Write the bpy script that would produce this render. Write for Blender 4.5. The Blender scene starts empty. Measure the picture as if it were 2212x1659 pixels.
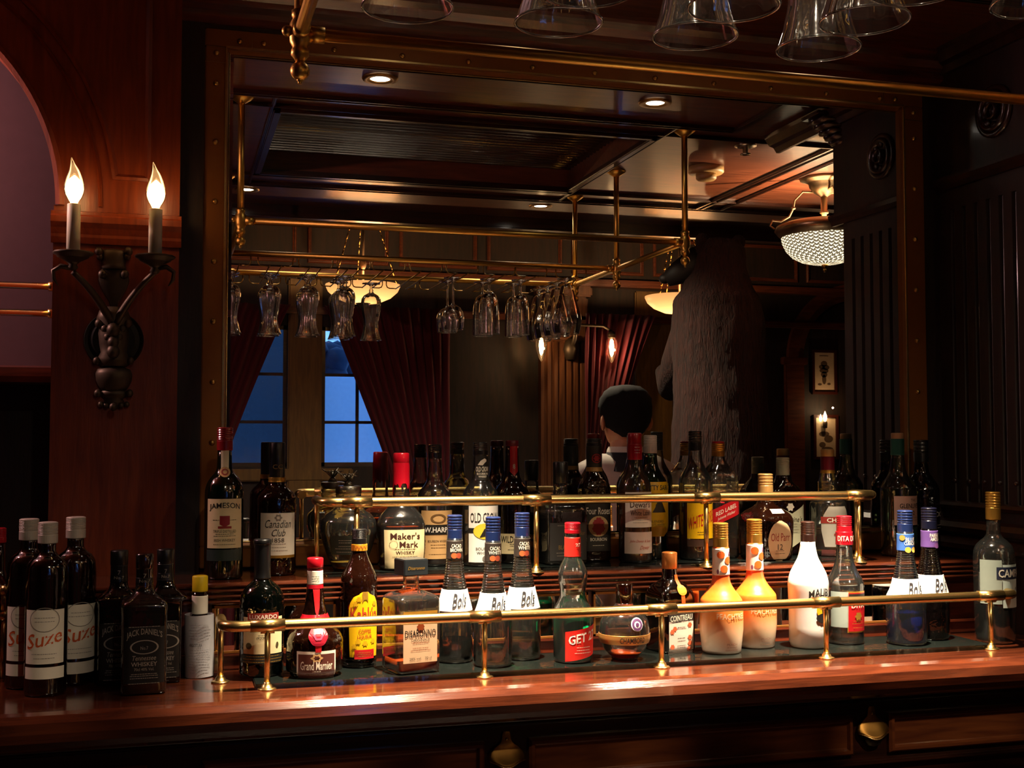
import bpy, bmesh, math, random
from mathutils import Vector, Matrix, Euler
random.seed(7)
SC = bpy.context.scene
COL = SC.collection
PI = math.pi
# ---------------------------------------------------------------- camera
F_PX, YAW, PITCH, CD, CZ = 2596.6, 0.277, 0.0477, 2.59, 1.48
cam_d = bpy.data.cameras.new('camera'); cam = bpy.data.objects.new('camera', cam_d); COL.objects.link(cam)
cam_d.sensor_width = 36; cam_d.lens = 36 * F_PX / 2212; cam_d.clip_start = 0.02
cam.location = (0, -CD, CZ); cam.rotation_euler = Euler((PI/2 + PITCH, 0, -YAW), 'XYZ')
SC.camera = cam
FW = Vector((math.sin(YAW)*math.cos(PITCH), math.cos(YAW)*math.cos(PITCH), math.sin(PITCH)))
RT = Vector((math.cos(YAW), -math.sin(YAW), 0)); UP = RT.cross(FW)
def at(px, py, y):                       # the point seen at a pixel, at world depth y
    r = FW + RT*((px-1106)/F_PX) + UP*((829.5-py)/F_PX)
    t = (y + CD)/r.y
    return Vector((r.x*t, y, r.z*t + CZ))
def mpp(px, py, y):                      # metres per pixel there
    r = FW + RT*((px-1106)/F_PX) + UP*((829.5-py)/F_PX)
    return (y + CD)/r.y/F_PX
# ---------------------------------------------------------------- world, light, exposure
w = bpy.data.worlds.new('world'); SC.world = w; w.use_nodes = True
w.node_tree.nodes['Background'].inputs[0].default_value = (0.15, 0.38, 0.88, 1)
w.node_tree.nodes['Background'].inputs[1].default_value = 2.6
SC.view_settings.view_transform = 'Standard'; SC.view_settings.look = 'None'
SC.view_settings.exposure = 0.0; SC.view_settings.gamma = 1.0; SC.view_settings.use_curve_mapping = False
SC.cycles.caustics_reflective = False; SC.cycles.caustics_refractive = False
SC.cycles.max_bounces = 14; SC.cycles.transparent_max_bounces = 40; SC.cycles.transmission_bounces = 12
SC.cycles.glossy_bounces = 6; SC.cycles.diffuse_bounces = 3; SC.cycles.sample_clamp_indirect = 4.0
SC.cycles.use_denoising = True
ZCEIL = 2.44
DOWN = [(.523, -.526, 860), (1.311, -.537, 920), (1.442, -2.055, 125), (.269, -2.052, 60)]   # ceiling downlights
def lamp(kind, name, loc, power, color, size=.02, rot=None, spot=None, blend=.5):
    d = bpy.data.lights.new(name, kind); o = bpy.data.objects.new(name, d); COL.objects.link(o)
    d.energy = power; d.color = color; o.location = loc
    d.shadow_soft_size = size
    if rot: o.rotation_euler = rot
    if spot: d.spot_size = spot; d.spot_blend = blend
    return o
for i, (x, y, p) in enumerate(DOWN):
    lamp('SPOT', 'downlight_beam', (x, y, 2.425), p, (1.0, .80, .56), .022, (0, 0, 0), math.radians(48 if i < 2 else 150), 1.0)
# ---------------------------------------------------------------- materials
def lin(h):
    h = h.lstrip('#'); c = [int(h[i:i+2], 16)/255 for i in (0, 2, 4)]
    return tuple((v/12.92 if v <= .04045 else ((v+.055)/1.055)**2.4) for v in c) + (1,)
MATS = {}
def newmat(name):
    m = bpy.data.materials.new(name); m.use_nodes = True
    nt = m.node_tree; b = nt.nodes['Principled BSDF']
    return m, nt, b
def pmat(name, col, rough=.5, metal=0, coat=0, spec=.5, emit=None, es=0, sss=0):
    if name in MATS: return MATS[name]
    m, nt, b = newmat(name)
    c = lin(col) if isinstance(col, str) else tuple(col) + (1,)
    # a faint procedural variation so that nothing is a flat swatch
    n = nt.nodes.new('ShaderNodeTexNoise'); n.inputs['Scale'].default_value = 40
    mx = nt.nodes.new('ShaderNodeMix'); mx.data_type = 'RGBA'
    tc = nt.nodes.new('ShaderNodeTexCoord'); nt.links.new(tc.outputs['Object'], n.inputs['Vector'])
    mx.inputs[6].default_value = tuple(v*.88 for v in c[:3]) + (1,); mx.inputs[7].default_value = tuple(min(1, v*1.08) for v in c[:3]) + (1,)
    nt.links.new(n.outputs['Fac'], mx.inputs[0]); nt.links.new(mx.outputs[2], b.inputs['Base Color'])
    b.inputs['Roughness'].default_value = rough; b.inputs['Metallic'].default_value = metal
    b.inputs['Coat Weight'].default_value = coat; b.inputs['Coat Roughness'].default_value = .08
    b.inputs['Specular IOR Level'].default_value = spec
    if sss: b.inputs['Subsurface Weight'].default_value = sss; b.inputs['Subsurface Radius'].default_value = (.02, .008, .004)
    if emit: b.inputs['Emission Color'].default_value = lin(emit); b.inputs['Emission Strength'].default_value = es
    MATS[name] = m; return m
def emat(name, col, s):
    if name in MATS: return MATS[name]
    m, nt, b = newmat(name); b.inputs['Base Color'].default_value = (0, 0, 0, 1)
    b.inputs['Emission Color'].default_value = lin(col); b.inputs['Emission Strength'].default_value = s
    MATS[name] = m; return m
def dark_glass(name, col):
    """glass so dark that only its uneven polished surface shows"""
    m = pmat(name, col, .05, 0, .6); nt = m.node_tree; b = nt.nodes['Principled BSDF']
    tc = nt.nodes.new('ShaderNodeTexCoord'); n = nt.nodes.new('ShaderNodeTexNoise'); n.inputs['Scale'].default_value = 55; n.inputs['Detail'].default_value = 2
    bp = nt.nodes.new('ShaderNodeBump'); bp.inputs['Strength'].default_value = .5; bp.inputs['Distance'].default_value = .004
    nt.links.new(tc.outputs['Object'], n.inputs['Vector']); nt.links.new(n.outputs['Fac'], bp.inputs['Height']); nt.links.new(bp.outputs[0], b.inputs['Normal']); nt.links.new(bp.outputs[0], b.inputs['Coat Normal'])
    return m
def wood(name, c1, c2, rough=.3, coat=.4, scale=(3, 30, 30), bump=.15):
    if name in MATS: return MATS[name]
    m, nt, b = newmat(name)
    tc = nt.nodes.new('ShaderNodeTexCoord'); mp = nt.nodes.new('ShaderNodeMapping'); mp.inputs['Scale'].default_value = scale
    n = nt.nodes.new('ShaderNodeTexNoise'); n.inputs['Scale'].default_value = 2.2; n.inputs['Detail'].default_value = 6; n.inputs['Distortion'].default_value = .6
    n2 = nt.nodes.new('ShaderNodeTexNoise'); n2.inputs['Scale'].default_value = 9; n2.inputs['Detail'].default_value = 4
    r = nt.nodes.new('ShaderNodeValToRGB'); r.color_ramp.elements[0].position = .3; r.color_ramp.elements[1].position = .72
    r.color_ramp.elements[0].color = lin(c1); r.color_ramp.elements[1].color = lin(c2)
    nt.links.new(tc.outputs['Object'], mp.inputs['Vector']); nt.links.new(mp.outputs[0], n.inputs['Vector']); nt.links.new(mp.outputs[0], n2.inputs['Vector'])
    nt.links.new(n.outputs['Fac'], r.inputs[0]); nt.links.new(r.outputs[0], b.inputs['Base Color'])
    bp = nt.nodes.new('ShaderNodeBump'); bp.inputs['Strength'].default_value = bump; bp.inputs['Distance'].default_value = .002
    nt.links.new(n2.outputs['Fac'], bp.inputs['Height']); nt.links.new(bp.outputs[0], b.inputs['Normal'])
    b.inputs['Roughness'].default_value = rough; b.inputs['Coat Weight'].default_value = coat; b.inputs['Coat Roughness'].default_value = .12
    MATS[name] = m; return m
def thin_glass(name, tint='#f4faf6', edge='#a8b0a8', gain=1.25, lo=.05, haze=.06):
    """thin-walled clear glass: transparent in the middle, darker and mirror-like at its edges"""
    if name in MATS: return MATS[name]
    m, nt, b = newmat(name); nt.nodes.remove(b); out = nt.nodes['Material Output']
    lw = nt.nodes.new('ShaderNodeLayerWeight'); lw.inputs['Blend'].default_value = .35
    mx = nt.nodes.new('ShaderNodeMix'); mx.data_type = 'RGBA'; mx.inputs[6].default_value = lin(tint); mx.inputs[7].default_value = lin(edge)
    nt.links.new(lw.outputs['Facing'], mx.inputs[0])
    tr = nt.nodes.new('ShaderNodeBsdfTransparent'); nt.links.new(mx.outputs[2], tr.inputs[0])
    gl = nt.nodes.new('ShaderNodeBsdfGlossy'); gl.inputs['Roughness'].default_value = .03; gl.inputs['Color'].default_value = (1, 1, 1, 1)
    nz = nt.nodes.new('ShaderNodeTexNoise'); nz.inputs['Scale'].default_value = 22; nz.inputs['Detail'].default_value = 3
    tc = nt.nodes.new('ShaderNodeTexCoord'); nt.links.new(tc.outputs['Object'], nz.inputs['Vector'])
    bp = nt.nodes.new('ShaderNodeBump'); bp.inputs['Strength'].default_value = .35; bp.inputs['Distance'].default_value = .004
    nt.links.new(nz.outputs['Fac'], bp.inputs['Height']); nt.links.new(bp.outputs[0], gl.inputs['Normal'])
    fr = nt.nodes.new('ShaderNodeFresnel'); fr.inputs['IOR'].default_value = 1.5; nt.links.new(bp.outputs[0], fr.inputs['Normal'])
    mt = nt.nodes.new('ShaderNodeMath'); mt.operation = 'MULTIPLY_ADD'; mt.inputs[1].default_value = gain; mt.inputs[2].default_value = lo; mt.use_clamp = True
    nt.links.new(fr.outputs[0], mt.inputs[0])
    ms = nt.nodes.new('ShaderNodeMixShader'); nt.links.new(mt.outputs[0], ms.inputs[0]); nt.links.new(tr.outputs[0], ms.inputs[1]); nt.links.new(gl.outputs[0], ms.inputs[2])
    g2 = nt.nodes.new('ShaderNodeBsdfGlossy'); g2.inputs['Roughness'].default_value = .13; nt.links.new(bp.outputs[0], g2.inputs['Normal'])
    tl = nt.nodes.new('ShaderNodeBsdfDiffuse'); tl.inputs[0].default_value = tuple(v*.8 for v in lin(tint)[:3]) + (1,)
    m2 = nt.nodes.new('ShaderNodeMixShader'); m2.inputs[0].default_value = .18; nt.links.new(g2.outputs[0], m2.inputs[1]); nt.links.new(tl.outputs[0], m2.inputs[2])
    m3 = nt.nodes.new('ShaderNodeMixShader'); m3.inputs[0].default_value = haze; nt.links.new(ms.outputs[0], m3.inputs[1]); nt.links.new(m2.outputs[0], m3.inputs[2])
    nt.links.new(m3.outputs[0], out.inputs[0]); MATS[name] = m; return m
def liquid(name, col, solid=.25, rough=.02):
    """coloured liquid: refracting, partly tinted transparent so light passes"""
    if name in MATS: return MATS[name]
    m, nt, b = newmat(name); nt.nodes.remove(b); out = nt.nodes['Material Output']
    g = nt.nodes.new('ShaderNodeBsdfGlass'); g.inputs['Color'].default_value = lin(col); g.inputs['IOR'].default_value = 1.34; g.inputs['Roughness'].default_value = rough
    t = nt.nodes.new('ShaderNodeBsdfTransparent'); t.inputs[0].default_value = lin(col)
    d = nt.nodes.new('ShaderNodeBsdfDiffuse'); d.inputs[0].default_value = lin(col)
    a = nt.nodes.new('ShaderNodeMixShader'); a.inputs[0].default_value = .45
    c = nt.nodes.new('ShaderNodeMixShader'); c.inputs[0].default_value = solid
    nt.links.new(g.outputs[0], a.inputs[1]); nt.links.new(t.outputs[0], a.inputs[2]); nt.links.new(a.outputs[0], c.inputs[1]); nt.links.new(d.outputs[0], c.inputs[2])
    nt.links.new(c.outputs[0], out.inputs[0]); MATS[name] = m; return m
def grad_mat(name, z0, z1, stops, rough=.35, trans=0.0, sss=.3):
    """sprayed bottle whose coating changes colour over its height"""
    m, nt, b = newmat(name)
    tc = nt.nodes.new('ShaderNodeTexCoord'); sp = nt.nodes.new('ShaderNodeSeparateXYZ'); nt.links.new(tc.outputs['Object'], sp.inputs[0])
    mr = nt.nodes.new('ShaderNodeMapRange'); mr.inputs['From Min'].default_value = z0; mr.inputs['From Max'].default_value = z1
    nt.links.new(sp.outputs['Z'], mr.inputs['Value']); r = nt.nodes.new('ShaderNodeValToRGB'); nt.links.new(mr.outputs[0], r.inputs[0])
    e = r.color_ramp.elements; e[0].position = stops[0][0]; e[0].color = lin(stops[0][1]); e[1].position = stops[-1][0]; e[1].color = lin(stops[-1][1])
    for p, c in stops[1:-1]: k = e.new(p); k.color = lin(c)
    nt.links.new(r.outputs[0], b.inputs['Base Color']); b.inputs['Roughness'].default_value = rough
    b.inputs['Subsurface Weight'].default_value = sss; b.inputs['Subsurface Radius'].default_value = (.03, .02, .015)
    b.inputs['Coat Weight'].default_value = .3
    MATS[name] = m; return m
BRASS = pmat('brass', '#deba76', .26, 1)
BRASS_D = pmat('aged_brass', '#8a6430', .42, 1)
BRASS_F = pmat('frame_brass', '#9a6028', .45, .55)
RACKB = pmat('rack_brass', '#d8a850', .36, 1)
IRON = pmat('dark_bronze', '#4d4032', .5, .7)
MAHOG = wood('mahogany', '#3a160c', '#70301a')
MAHOG_D = wood('dark_mahogany', '#180a06', '#34160c', .28)
MAHOG_T = wood('counter_mahogany', '#38180e', '#5e2c18', .12, .9)
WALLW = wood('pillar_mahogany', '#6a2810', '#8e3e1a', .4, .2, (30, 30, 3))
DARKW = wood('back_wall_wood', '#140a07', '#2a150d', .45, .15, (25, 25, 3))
PANELW = wood('ceiling_wood', '#4a2416', '#6e3a24', .35, .3)
BLACKP = pmat('black_plastic', '#0c0c0d', .3, 0, .3)
MIRROR = None
m, nt, b = newmat('mirror_silver'); b.inputs['Base Color'].default_value = (.86, .86, .85, 1); b.inputs['Metallic'].default_value = 1; b.inputs['Roughness'].default_value = 0.0
MIRROR = m
CLEAR = thin_glass('clear_glass')
STEM = thin_glass('stemware_glass', '#fbfbf8', '#9c978a', 1.8, .10)
MATG = thin_glass('mat_glass', '#8fa8a0', '#4c5a55', 1.0, .08, .08)
GREEN_G = thin_glass('green_glass', '#1f9a5a', '#0a3d22', 1.0, .05)
GTINT = thin_glass('green_tint_glass', '#c4d8b8', '#5f7358', 1.0, .05)
BROWN_G = dark_glass('brown_glass', '#140603')
AMBER_G = thin_glass('amber_glass', '#9a4a1a', '#1c0802', 1.0, .05)
DKG = dark_glass('dark_green_glass', '#020403')
BLKG = dark_glass('black_glass', '#060404')
PAPER = pmat('cream_paper', '#e9dcb8', .6); WHITE = pmat('white_paper', '#efe9df', .55)
INK = pmat('black_ink', '#141211', .5); RED = pmat('red_ink', '#b8141c', .4); GOLD = pmat('gold_ink', '#c89a3c', .35, .6)
# ---------------------------------------------------------------- geometry helpers
def obj(name, bm, mat=None, parent=None, loc=None, smooth=False):
    me = bpy.data.meshes.new(name)
    if smooth:
        for f in bm.faces: f.smooth = True
    bm.to_mesh(me); bm.free(); o = bpy.data.objects.new(name, me); COL.objects.link(o)
    if mat: me.materials.append(mat)
    if parent: o.parent = parent
    if loc: o.location = loc
    return o
def tag(o, label=None, cat=None, group=None, kind=None):
    if label: o['label'] = label
    if cat: o['category'] = cat
    if group: o['group'] = group
    if kind: o['kind'] = kind
    return o
def thing(name, label, cat, loc=(0, 0, 0), rotz=0, group=None):
    o = bpy.data.objects.new(name, None); COL.objects.link(o); o.empty_display_size = .05
    o.location = loc; o.rotation_euler = (0, 0, rotz); return tag(o, label, cat, group)
def struct(name, bm, mat, parent=None, smooth=False):
    o = obj(name, bm, mat, parent, smooth=smooth)
    if not parent: o['kind'] = 'structure'
    return o
def NB(): return bmesh.new()
def bx(bm, x0, x1, y0, y1, z0, z1, bev=0):
    r = bmesh.ops.create_cube(bm, size=1, matrix=Matrix.Translation(((x0+x1)/2, (y0+y1)/2, (z0+z1)/2)) @ Matrix.Diagonal((abs(x1-x0), abs(y1-y0), abs(z1-z0), 1)))
    if bev:
        es = list({e for v in r['verts'] for e in v.link_edges}); bmesh.ops.bevel(bm, geom=es, offset=bev, segments=2, affect='EDGES')
    return bm
def tube(bm, pts, r, seg=14, cap=True):
    """a round tube through points; r is a number or a list"""
    pts = [Vector(p) for p in pts]; n = len(pts); rs = r if isinstance(r, (list, tuple)) else [r]*n
    rings = []; prev = None
    for i, p in enumerate(pts):
        d = (pts[min(i+1, n-1)] - pts[max(i-1, 0)]).normalized()
        if prev is None: u = d.orthogonal().normalized()
        else:
            u = (prev - d*prev.dot(d)); u = u.normalized() if u.length > 1e-6 else d.orthogonal().normalized()
        prev = u; v = d.cross(u)
        rings.append([bm.verts.new(p + (u*math.cos(2*PI*k/seg) + v*math.sin(2*PI*k/seg))*rs[i]) for k in range(seg)])
    for a, b_ in zip(rings, rings[1:]):
        for k in range(seg): f = bm.faces.new((a[k], a[(k+1) % seg], b_[(k+1) % seg], b_[k])); f.smooth = True
    if cap: bm.faces.new(rings[0][::-1]); bm.faces.new(rings[-1])
    return bm
def lathe(bm, prof, c=(0, 0, 0), seg=28, close=True, wav=0, nw=10):
    """prof: (r, z) list turned round the z axis at c"""
    rings = []
    for r, z in prof:
        rings.append([bm.verts.new((c[0] + (r*(1+wav*math.cos(nw*2*PI*k/seg)))*math.cos(2*PI*k/seg), c[1] + (r*(1+wav*math.cos(nw*2*PI*k/seg)))*math.sin(2*PI*k/seg), c[2]+z)) for k in range(seg)])
    for a, b_ in zip(rings, rings[1:]):
        for k in range(seg): f = bm.faces.new((a[k], a[(k+1) % seg], b_[(k+1) % seg], b_[k])); f.smooth = True
    if close: bm.faces.new(rings[0][::-1]); bm.faces.new(rings[-1])
    return bm
def ball(bm, c, r, sz=1.0, seg=16):
    bmesh.ops.create_uvsphere(bm, u_segments=seg, v_segments=seg//2, radius=r, matrix=Matrix.Translation(c) @ Matrix.Diagonal((1, 1, sz, 1)))
    for f in bm.faces: f.smooth = True
    return bm
def extr(bm, prof, axis, a0, a1, org=(0, 0, 0)):
    """extrude a closed profile along x ('x': prof=(y,z)) or y ('y': prof=(x,z)) or z ('z': prof=(x,y))"""
    def P(p, t):
        q = {'x': (t, p[0], p[1]), 'y': (p[0], t, p[1]), 'z': (p[0], p[1], t)}[axis]
        return (q[0]+org[0], q[1]+org[1], q[2]+org[2])
    A = [bm.verts.new(P(p, a0)) for p in prof]; B = [bm.verts.new(P(p, a1)) for p in prof]; n = len(prof)
    for k in range(n): bm.faces.new((A[k], A[(k+1) % n], B[(k+1) % n], B[k]))
    bm.faces.new(A[::-1]); bm.faces.new(B); bmesh.ops.recalc_face_normals(bm, faces=bm.faces[:])
    return bm
def frame_moulding(bm, x0, x1, z0, z1, y, w_=.014, d=.012, axis='y'):
    """a mitred raised moulding round a rectangle on a wall whose face is at y, standing towards -y"""
    prof = [(0, 0), (0, d*.6), (w_*.25, d), (w_*.55, d), (w_*.7, d*.4), (w_, d*.3), (w_, 0)]
    cs = [(x0, z0), (x1, z0), (x1, z1), (x0, z1)]; ins = [(1, 1), (-1, 1), (-1, -1), (1, -1)]
    rings = [[bm.verts.new((c[0]+i[0]*p[0], y-p[1], c[1]+i[1]*p[0])) for p in prof] for c, i in zip(cs, ins)]
    for k in range(4):
        A, B = rings[k], rings[(k+1) % 4]
        for j in range(len(prof)-1): bm.faces.new((A[j], B[j], B[j+1], A[j+1]))
    bmesh.ops.recalc_face_normals(bm, faces=bm.faces[:]); return bm
def copy_tree(o, parent=None, loc=None, label=None):
    c = o.copy(); COL.objects.link(c); c.parent = parent
    if loc is not None: c.location = loc
    if label: c['label'] = label
    for ch in list(o.children): copy_tree(ch, c)
    return c
# ---------------------------------------------------------------- THE SETTING
XL, XR, XF = -2.2, 1.843, 5.2
bm = NB(); bx(bm, XL, XF, -4.2, .15, -.1, 0); struct('floor', bm, MAHOG_D)
# back wall: solid behind the mirror and down to the floor, with an alcove left of the pillar
bm = NB(); bx(bm, .013, XF, .02, .15, 0, 2.62); bx(bm, XL, .013, .16, .25, 0, 2.62); bx(bm, XL, .013, .02, .16, 0, 1.0)
bx(bm, .013, .0605, -.02, .02, 1.213, ZCEIL); bx(bm, 1.802, XR, -.012, .02, 1.213, ZCEIL); bx(bm, .0605, 1.802, -.012, .02, 2.352, ZCEIL)
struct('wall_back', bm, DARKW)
# pillar and spandrel left of the mirror with the arch cut out
AX, AZ, AR = -.66, 1.95, .44
bm = NB()
YP0, YP1 = -.06, .02
bx(bm, -.228, .013, YP0, YP1, 1.0, 1.95)
arc = [(AX+AR*math.cos(t), AZ+AR*math.sin(t)) for t in [PI/2*k/20 for k in range(21)]]
prof = [(.013, 1.95)] + [(.013, ZCEIL)] + [(AX, ZCEIL)] + arc[::-1]
A = [bm.verts.new((p[0], YP0, p[1])) for p in prof]; B = [bm.verts.new((p[0], YP1, p[1])) for p in prof]
bm.faces.new(A); bm.faces.new(B[::-1]); n = len(prof)
for k in range(n): bm.faces.new((A[k], A[(k+1) % n], B[(k+1) % n], B[k]))
bx(bm, XL, AX-AR+.0, YP0, YP1, 1.0, ZCEIL)
bmesh.ops.recalc_face_normals(bm, faces=bm.faces[:])
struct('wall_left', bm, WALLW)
bm = NB()   # pillar capital
cap = [(0, 0), (-.006, 0), (-.010, .012), (-.010, .018), (-.016, .03), (-.024, .04), (-.024, .052), (-.018, .056), (-.018, .062), (0, .066)]
extr(bm, [(YP0+p[0]*.9, 1.874+p[1]) for p in cap], 'x', -.232, .017)
struct('trim_1', bm, WALLW)
def arc_band(bm, r0, r1, y0, y1, a0=0, a1=PI*.62, n=30):
    Q = []
    for k in range(n+1):
        t = a0+(a1-a0)*k/n
        Q.append([bm.verts.new((AX+r*math.cos(t), y, AZ+r*math.sin(t))) for r, y in ((r0, YP0), (r0, y0), ((r0+r1)/2, y1), (r1, y0), (r1, YP0))])
    for a, b_ in zip(Q, Q[1:]):
        for j in range(4): bm.faces.new((a[j], a[j+1], b_[j+1], b_[j]))
    bmesh.ops.recalc_face_normals(bm, faces=bm.faces[:])
bm = NB(); arc_band(bm, .435, .452, -.066, -.07); arc_band(bm, .516, .524, -.062, -.068); struct('trim_2', bm, WALLW)
# raised spandrel panel
bm = NB()
pts = [(AX+.545*math.cos(t), AZ+.545*math.sin(t)) for t in [math.radians(6+46*k/12) for k in range(13)]]
pan = [(-.045, 2.006), (-.045, 2.40), (pts[-1][0], 2.40)] + pts[::-1]
def inset(poly, d):
    out = []; n = len(poly)
    for i in range(n):
        a, b_, c = Vector(poly[i-1]), Vector(poly[i]), Vector(poly[(i+1) % n])
        d1 = (b_-a).normalized(); d2 = (c-b_).normalized(); n1 = Vector((d1.y, -d1.x)); n2 = Vector((d2.y, -d2.x)); nn = (n1+n2).normalized()
        out.append(tuple(b_ + nn*(d/max(.3, nn.dot(n1)))))
    return out
area = sum(pan[i-1][0]*pan[i][1]-pan[i][0]*pan[i-1][1] for i in range(len(pan)))
sg = -1 if area > 0 else 1
rings = []
for d, y in ((0, YP0), (0, YP0-.006), (.006*sg, YP0-.008), (.012*sg, YP0-.003), (.02*sg, YP0+.0005-.003)):
    pp = inset(pan, d) if d else pan
    rings.append([bm.verts.new((p[0], y, p[1])) for p in pp])
for a, b_ in zip(rings, rings[1:]):
    for k in range(len(a)): bm.faces.new((a[k], a[(k+1) % len(a)], b_[(k+1) % len(a)], b_[k]))
bm.faces.new(rings[-1]); bmesh.ops.recalc_face_normals(bm, faces=bm.faces[:])
struct('trim_3', bm, WALLW)
# alcove behind the arch: plum-coloured wall, ledge and dark lower part
bm = NB(); bx(bm, XL, -.2, .13, .16, 1.62, ZCEIL); struct('wall_alcove', bm, pmat('plum_plaster', '#66464a', .6))
bm = NB(); extr(bm, [(.13, 1.60), (.02, 1.60), (.012, 1.612), (.02, 1.63), (.13, 1.64)], 'x', XL, -.228); struct('trim_4', bm, MAHOG)
# right wall: fluted pilaster standing out from the mirror
YE = -.43
def flute_wall(bm, ys, z0, z1, x=XR, w_=.016, d=.01):
    pts = [(x, .02)]
    for y in sorted(ys, reverse=True):
        pts += [(x, y+w_/2), (x+d*.8, y+w_*.3), (x+d, y), (x+d*.8, y-w_*.3), (x, y-w_/2)]
    pts += [(x, YE), (x+.5, YE), (x+.5, .02)]
    extr(bm, pts, 'z', z0, z1)
bm = NB(); FL = [-.03-.0001, -.067, -.111, -.154, -.20, -.245, -.29, -.335, -.38]
flute_wall(bm, FL[1:], 1.33, 2.05)
bx(bm, XR, XR+.5, YE, .02, 2.05, 2.11); bx(bm, XR, XR+.5, YE-.05, .02, 2.11, ZCEIL); bx(bm, XR, XR+.5, YE, .02, 0, 1.33)
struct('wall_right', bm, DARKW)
bm = NB()
extr(bm, [(XR, 2.10), (XR-.008, 2.10), (XR-.012, 2.112), (XR-.02, 2.122), (XR-.02, 2.13), (XR, 2.136)], 'y', YE-.05, -.012)
for z, d, h in ((1.318, .01, .018), (1.262, .016, .03), (1.225, .028, .03)):
    extr(bm, [(XR, z), (XR-d, z), (XR-d*1.2, z+h*.4), (XR-d*.6, z+h*.8), (XR, z+h)], 'y', YE, -.0)
extr(bm, [(XR, 2.39), (XR-.01, 2.39), (XR-.02, 2.405), (XR-.035, 2.41), (XR-.05, 2.43), (XR-.055, ZCEIL), (XR, ZCEIL)], 'y', -.8, 0)
struct('trim_5', bm, MAHOG_D)
for k, (y, z) in enumerate(((-.232, 2.25),)):
    bm = NB()
    for r0, d in ((.062, .008), (.048, .013), (.02, .016)):
        for kk in range(1):
            lathe(bm, [(r0, 0), (r0, d), (r0*.86, d*1.25), (r0*.78, d*.7), (r0*.7, d*.2)], seg=36, close=False)
    ball(bm, (0, 0, .006), .012, .6)
    for q in range(8): ball(bm, (.034*math.cos(q*PI/4), .034*math.sin(q*PI/4), .004), .011, .5, 10)
    o = obj('wall_rosette', bm, MAHOG_D); o.rotation_euler = (0, -PI/2, 0); o.location = (XR, y, z)
    tag(o, 'round carved wooden rosette on dark panel of right wall', 'ornament')
bm = NB()
for q in range(7): ball(bm, (XR-.001, -.06-.055*q, 1.385), .0065, 1, 8)
o = obj('bead_row', bm, MAHOG_D); o.parent = bpy.data.objects['wall_right']
# carved corbel on the end corner of the right pilaster
bm = NB()
for k in range(6):
    z = 2.335+.016*k; s = .008+.014*k
    for j in range(5):
        ball(bm, (XR+.02-s*.8+.03*j*.2, YE-.052-s*.35-.004*j, z+.004*(j % 2)), .010+.0018*k, .8, 10)
    bx(bm, XR-.0-s, XR+.1, YE-.05-s*.6, YE+.0, z, z+.011, .003)
o = obj('carved_corbel', bm, MAHOG_D); tag(o, 'dark carved leafy corbel under the ceiling at the end of the fluted pilaster', 'ornament')
# cornice over the mirror and ceiling
bm = NB()
extr(bm, [(-.012, 2.36), (-.02, 2.36), (-.026, 2.374), (-.04, 2.38), (-.042, 2.394), (-.06, 2.40), (-.075, 2.414), (-.078, 2.428), (-.09, 2.432), (-.09, ZCEIL), (-.012, ZCEIL)], 'x', .013, XR)
extr(bm, [(-.06, 2.40), (-.075, 2.414), (-.078, 2.428), (-.09, 2.432), (-.09, ZCEIL), (-.06, ZCEIL)], 'x', XL, .013)
struct('trim_6', bm, MAHOG)
# low bar ceiling with a ribbed coffer; the hall beyond is higher
CX0, CX1, CY0, CY1 = .285, 1.445, -1.70, -.87
YB = -2.35
bm = NB()
bx(bm, XL, CX0, YB, .15, ZCEIL, 2.6); bx(bm, CX1, XF, YB, .15, ZCEIL, 2.6); bx(bm, CX0, CX1, CY1, .15, ZCEIL, 2.6); bx(bm, CX0, CX1, YB, CY0, ZCEIL, 2.6)
bx(bm, XL, XF, YB, .15, 2.60, 2.66)
struct('ceiling', bm, PANELW)
bm = NB(); bx(bm, XL, XF, -4.2, YB, 2.95, 3.0); bx(bm, XL, XF, YB, YB+.05, 2.6, 3.0); struct('ceiling_hall', bm, DARKW)
bm = NB(); n = 24
for k in range(n):
    y0 = CY0+(CY1-CY0)*k/n; y1 = CY0+(CY1-CY0)*(k+1)/n; ym = (y0+y1)/2
    extr(bm, [(y0, 2.55)] + [(y0+(y1-y0)*q/10*.96, 2.522-.016*math.sin(PI*q/10)) for q in range(11)] + [(y1-.0002, 2.55)], 'x', CX0, CX1)
struct('ceiling_ribs', bm, wood('ribbed_panel_wood', '#2a120a', '#3c1c10', .14, .8, (3, 30, 30), .0))
bm = NB()
def cline(x0, x1, y0, y1, h=.012): bx(bm, x0, x1, y0, y1, ZCEIL-h, ZCEIL+.002, .003)
for y in (-.40, -.42, -.725, -.745, -.84, -1.75, -1.90, -1.93): cline(-.2, 1.66 if y < -.6 and y > -.8 else 3.2, y-.005, y+.005)
for x in (.15, .27, 1.47): cline(x-.005, x+.005, -1.9, -.745)
for x in (1.66,): cline(x-.012, x+.012, -.745, -.42)
for x in (2.06, 2.085, 2.17): cline(x-.007, x+.007, -1.9, -.84)
for x in (CX0, CX1): bx(bm, x-.012, x+.012, CY0-.012, CY1+.012, ZCEIL-.018, ZCEIL+.002, .004)
for y in (CY0, CY1): bx(bm, CX0-.012, CX1+.012, y-.012, y+.012, ZCEIL-.018, ZCEIL+.002, .004)
bx(bm, XL, XF, YB-.02, YB+.03, ZCEIL-.05, ZCEIL+.2, .006)
struct('trim_7', bm, MAHOG_D)
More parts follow.
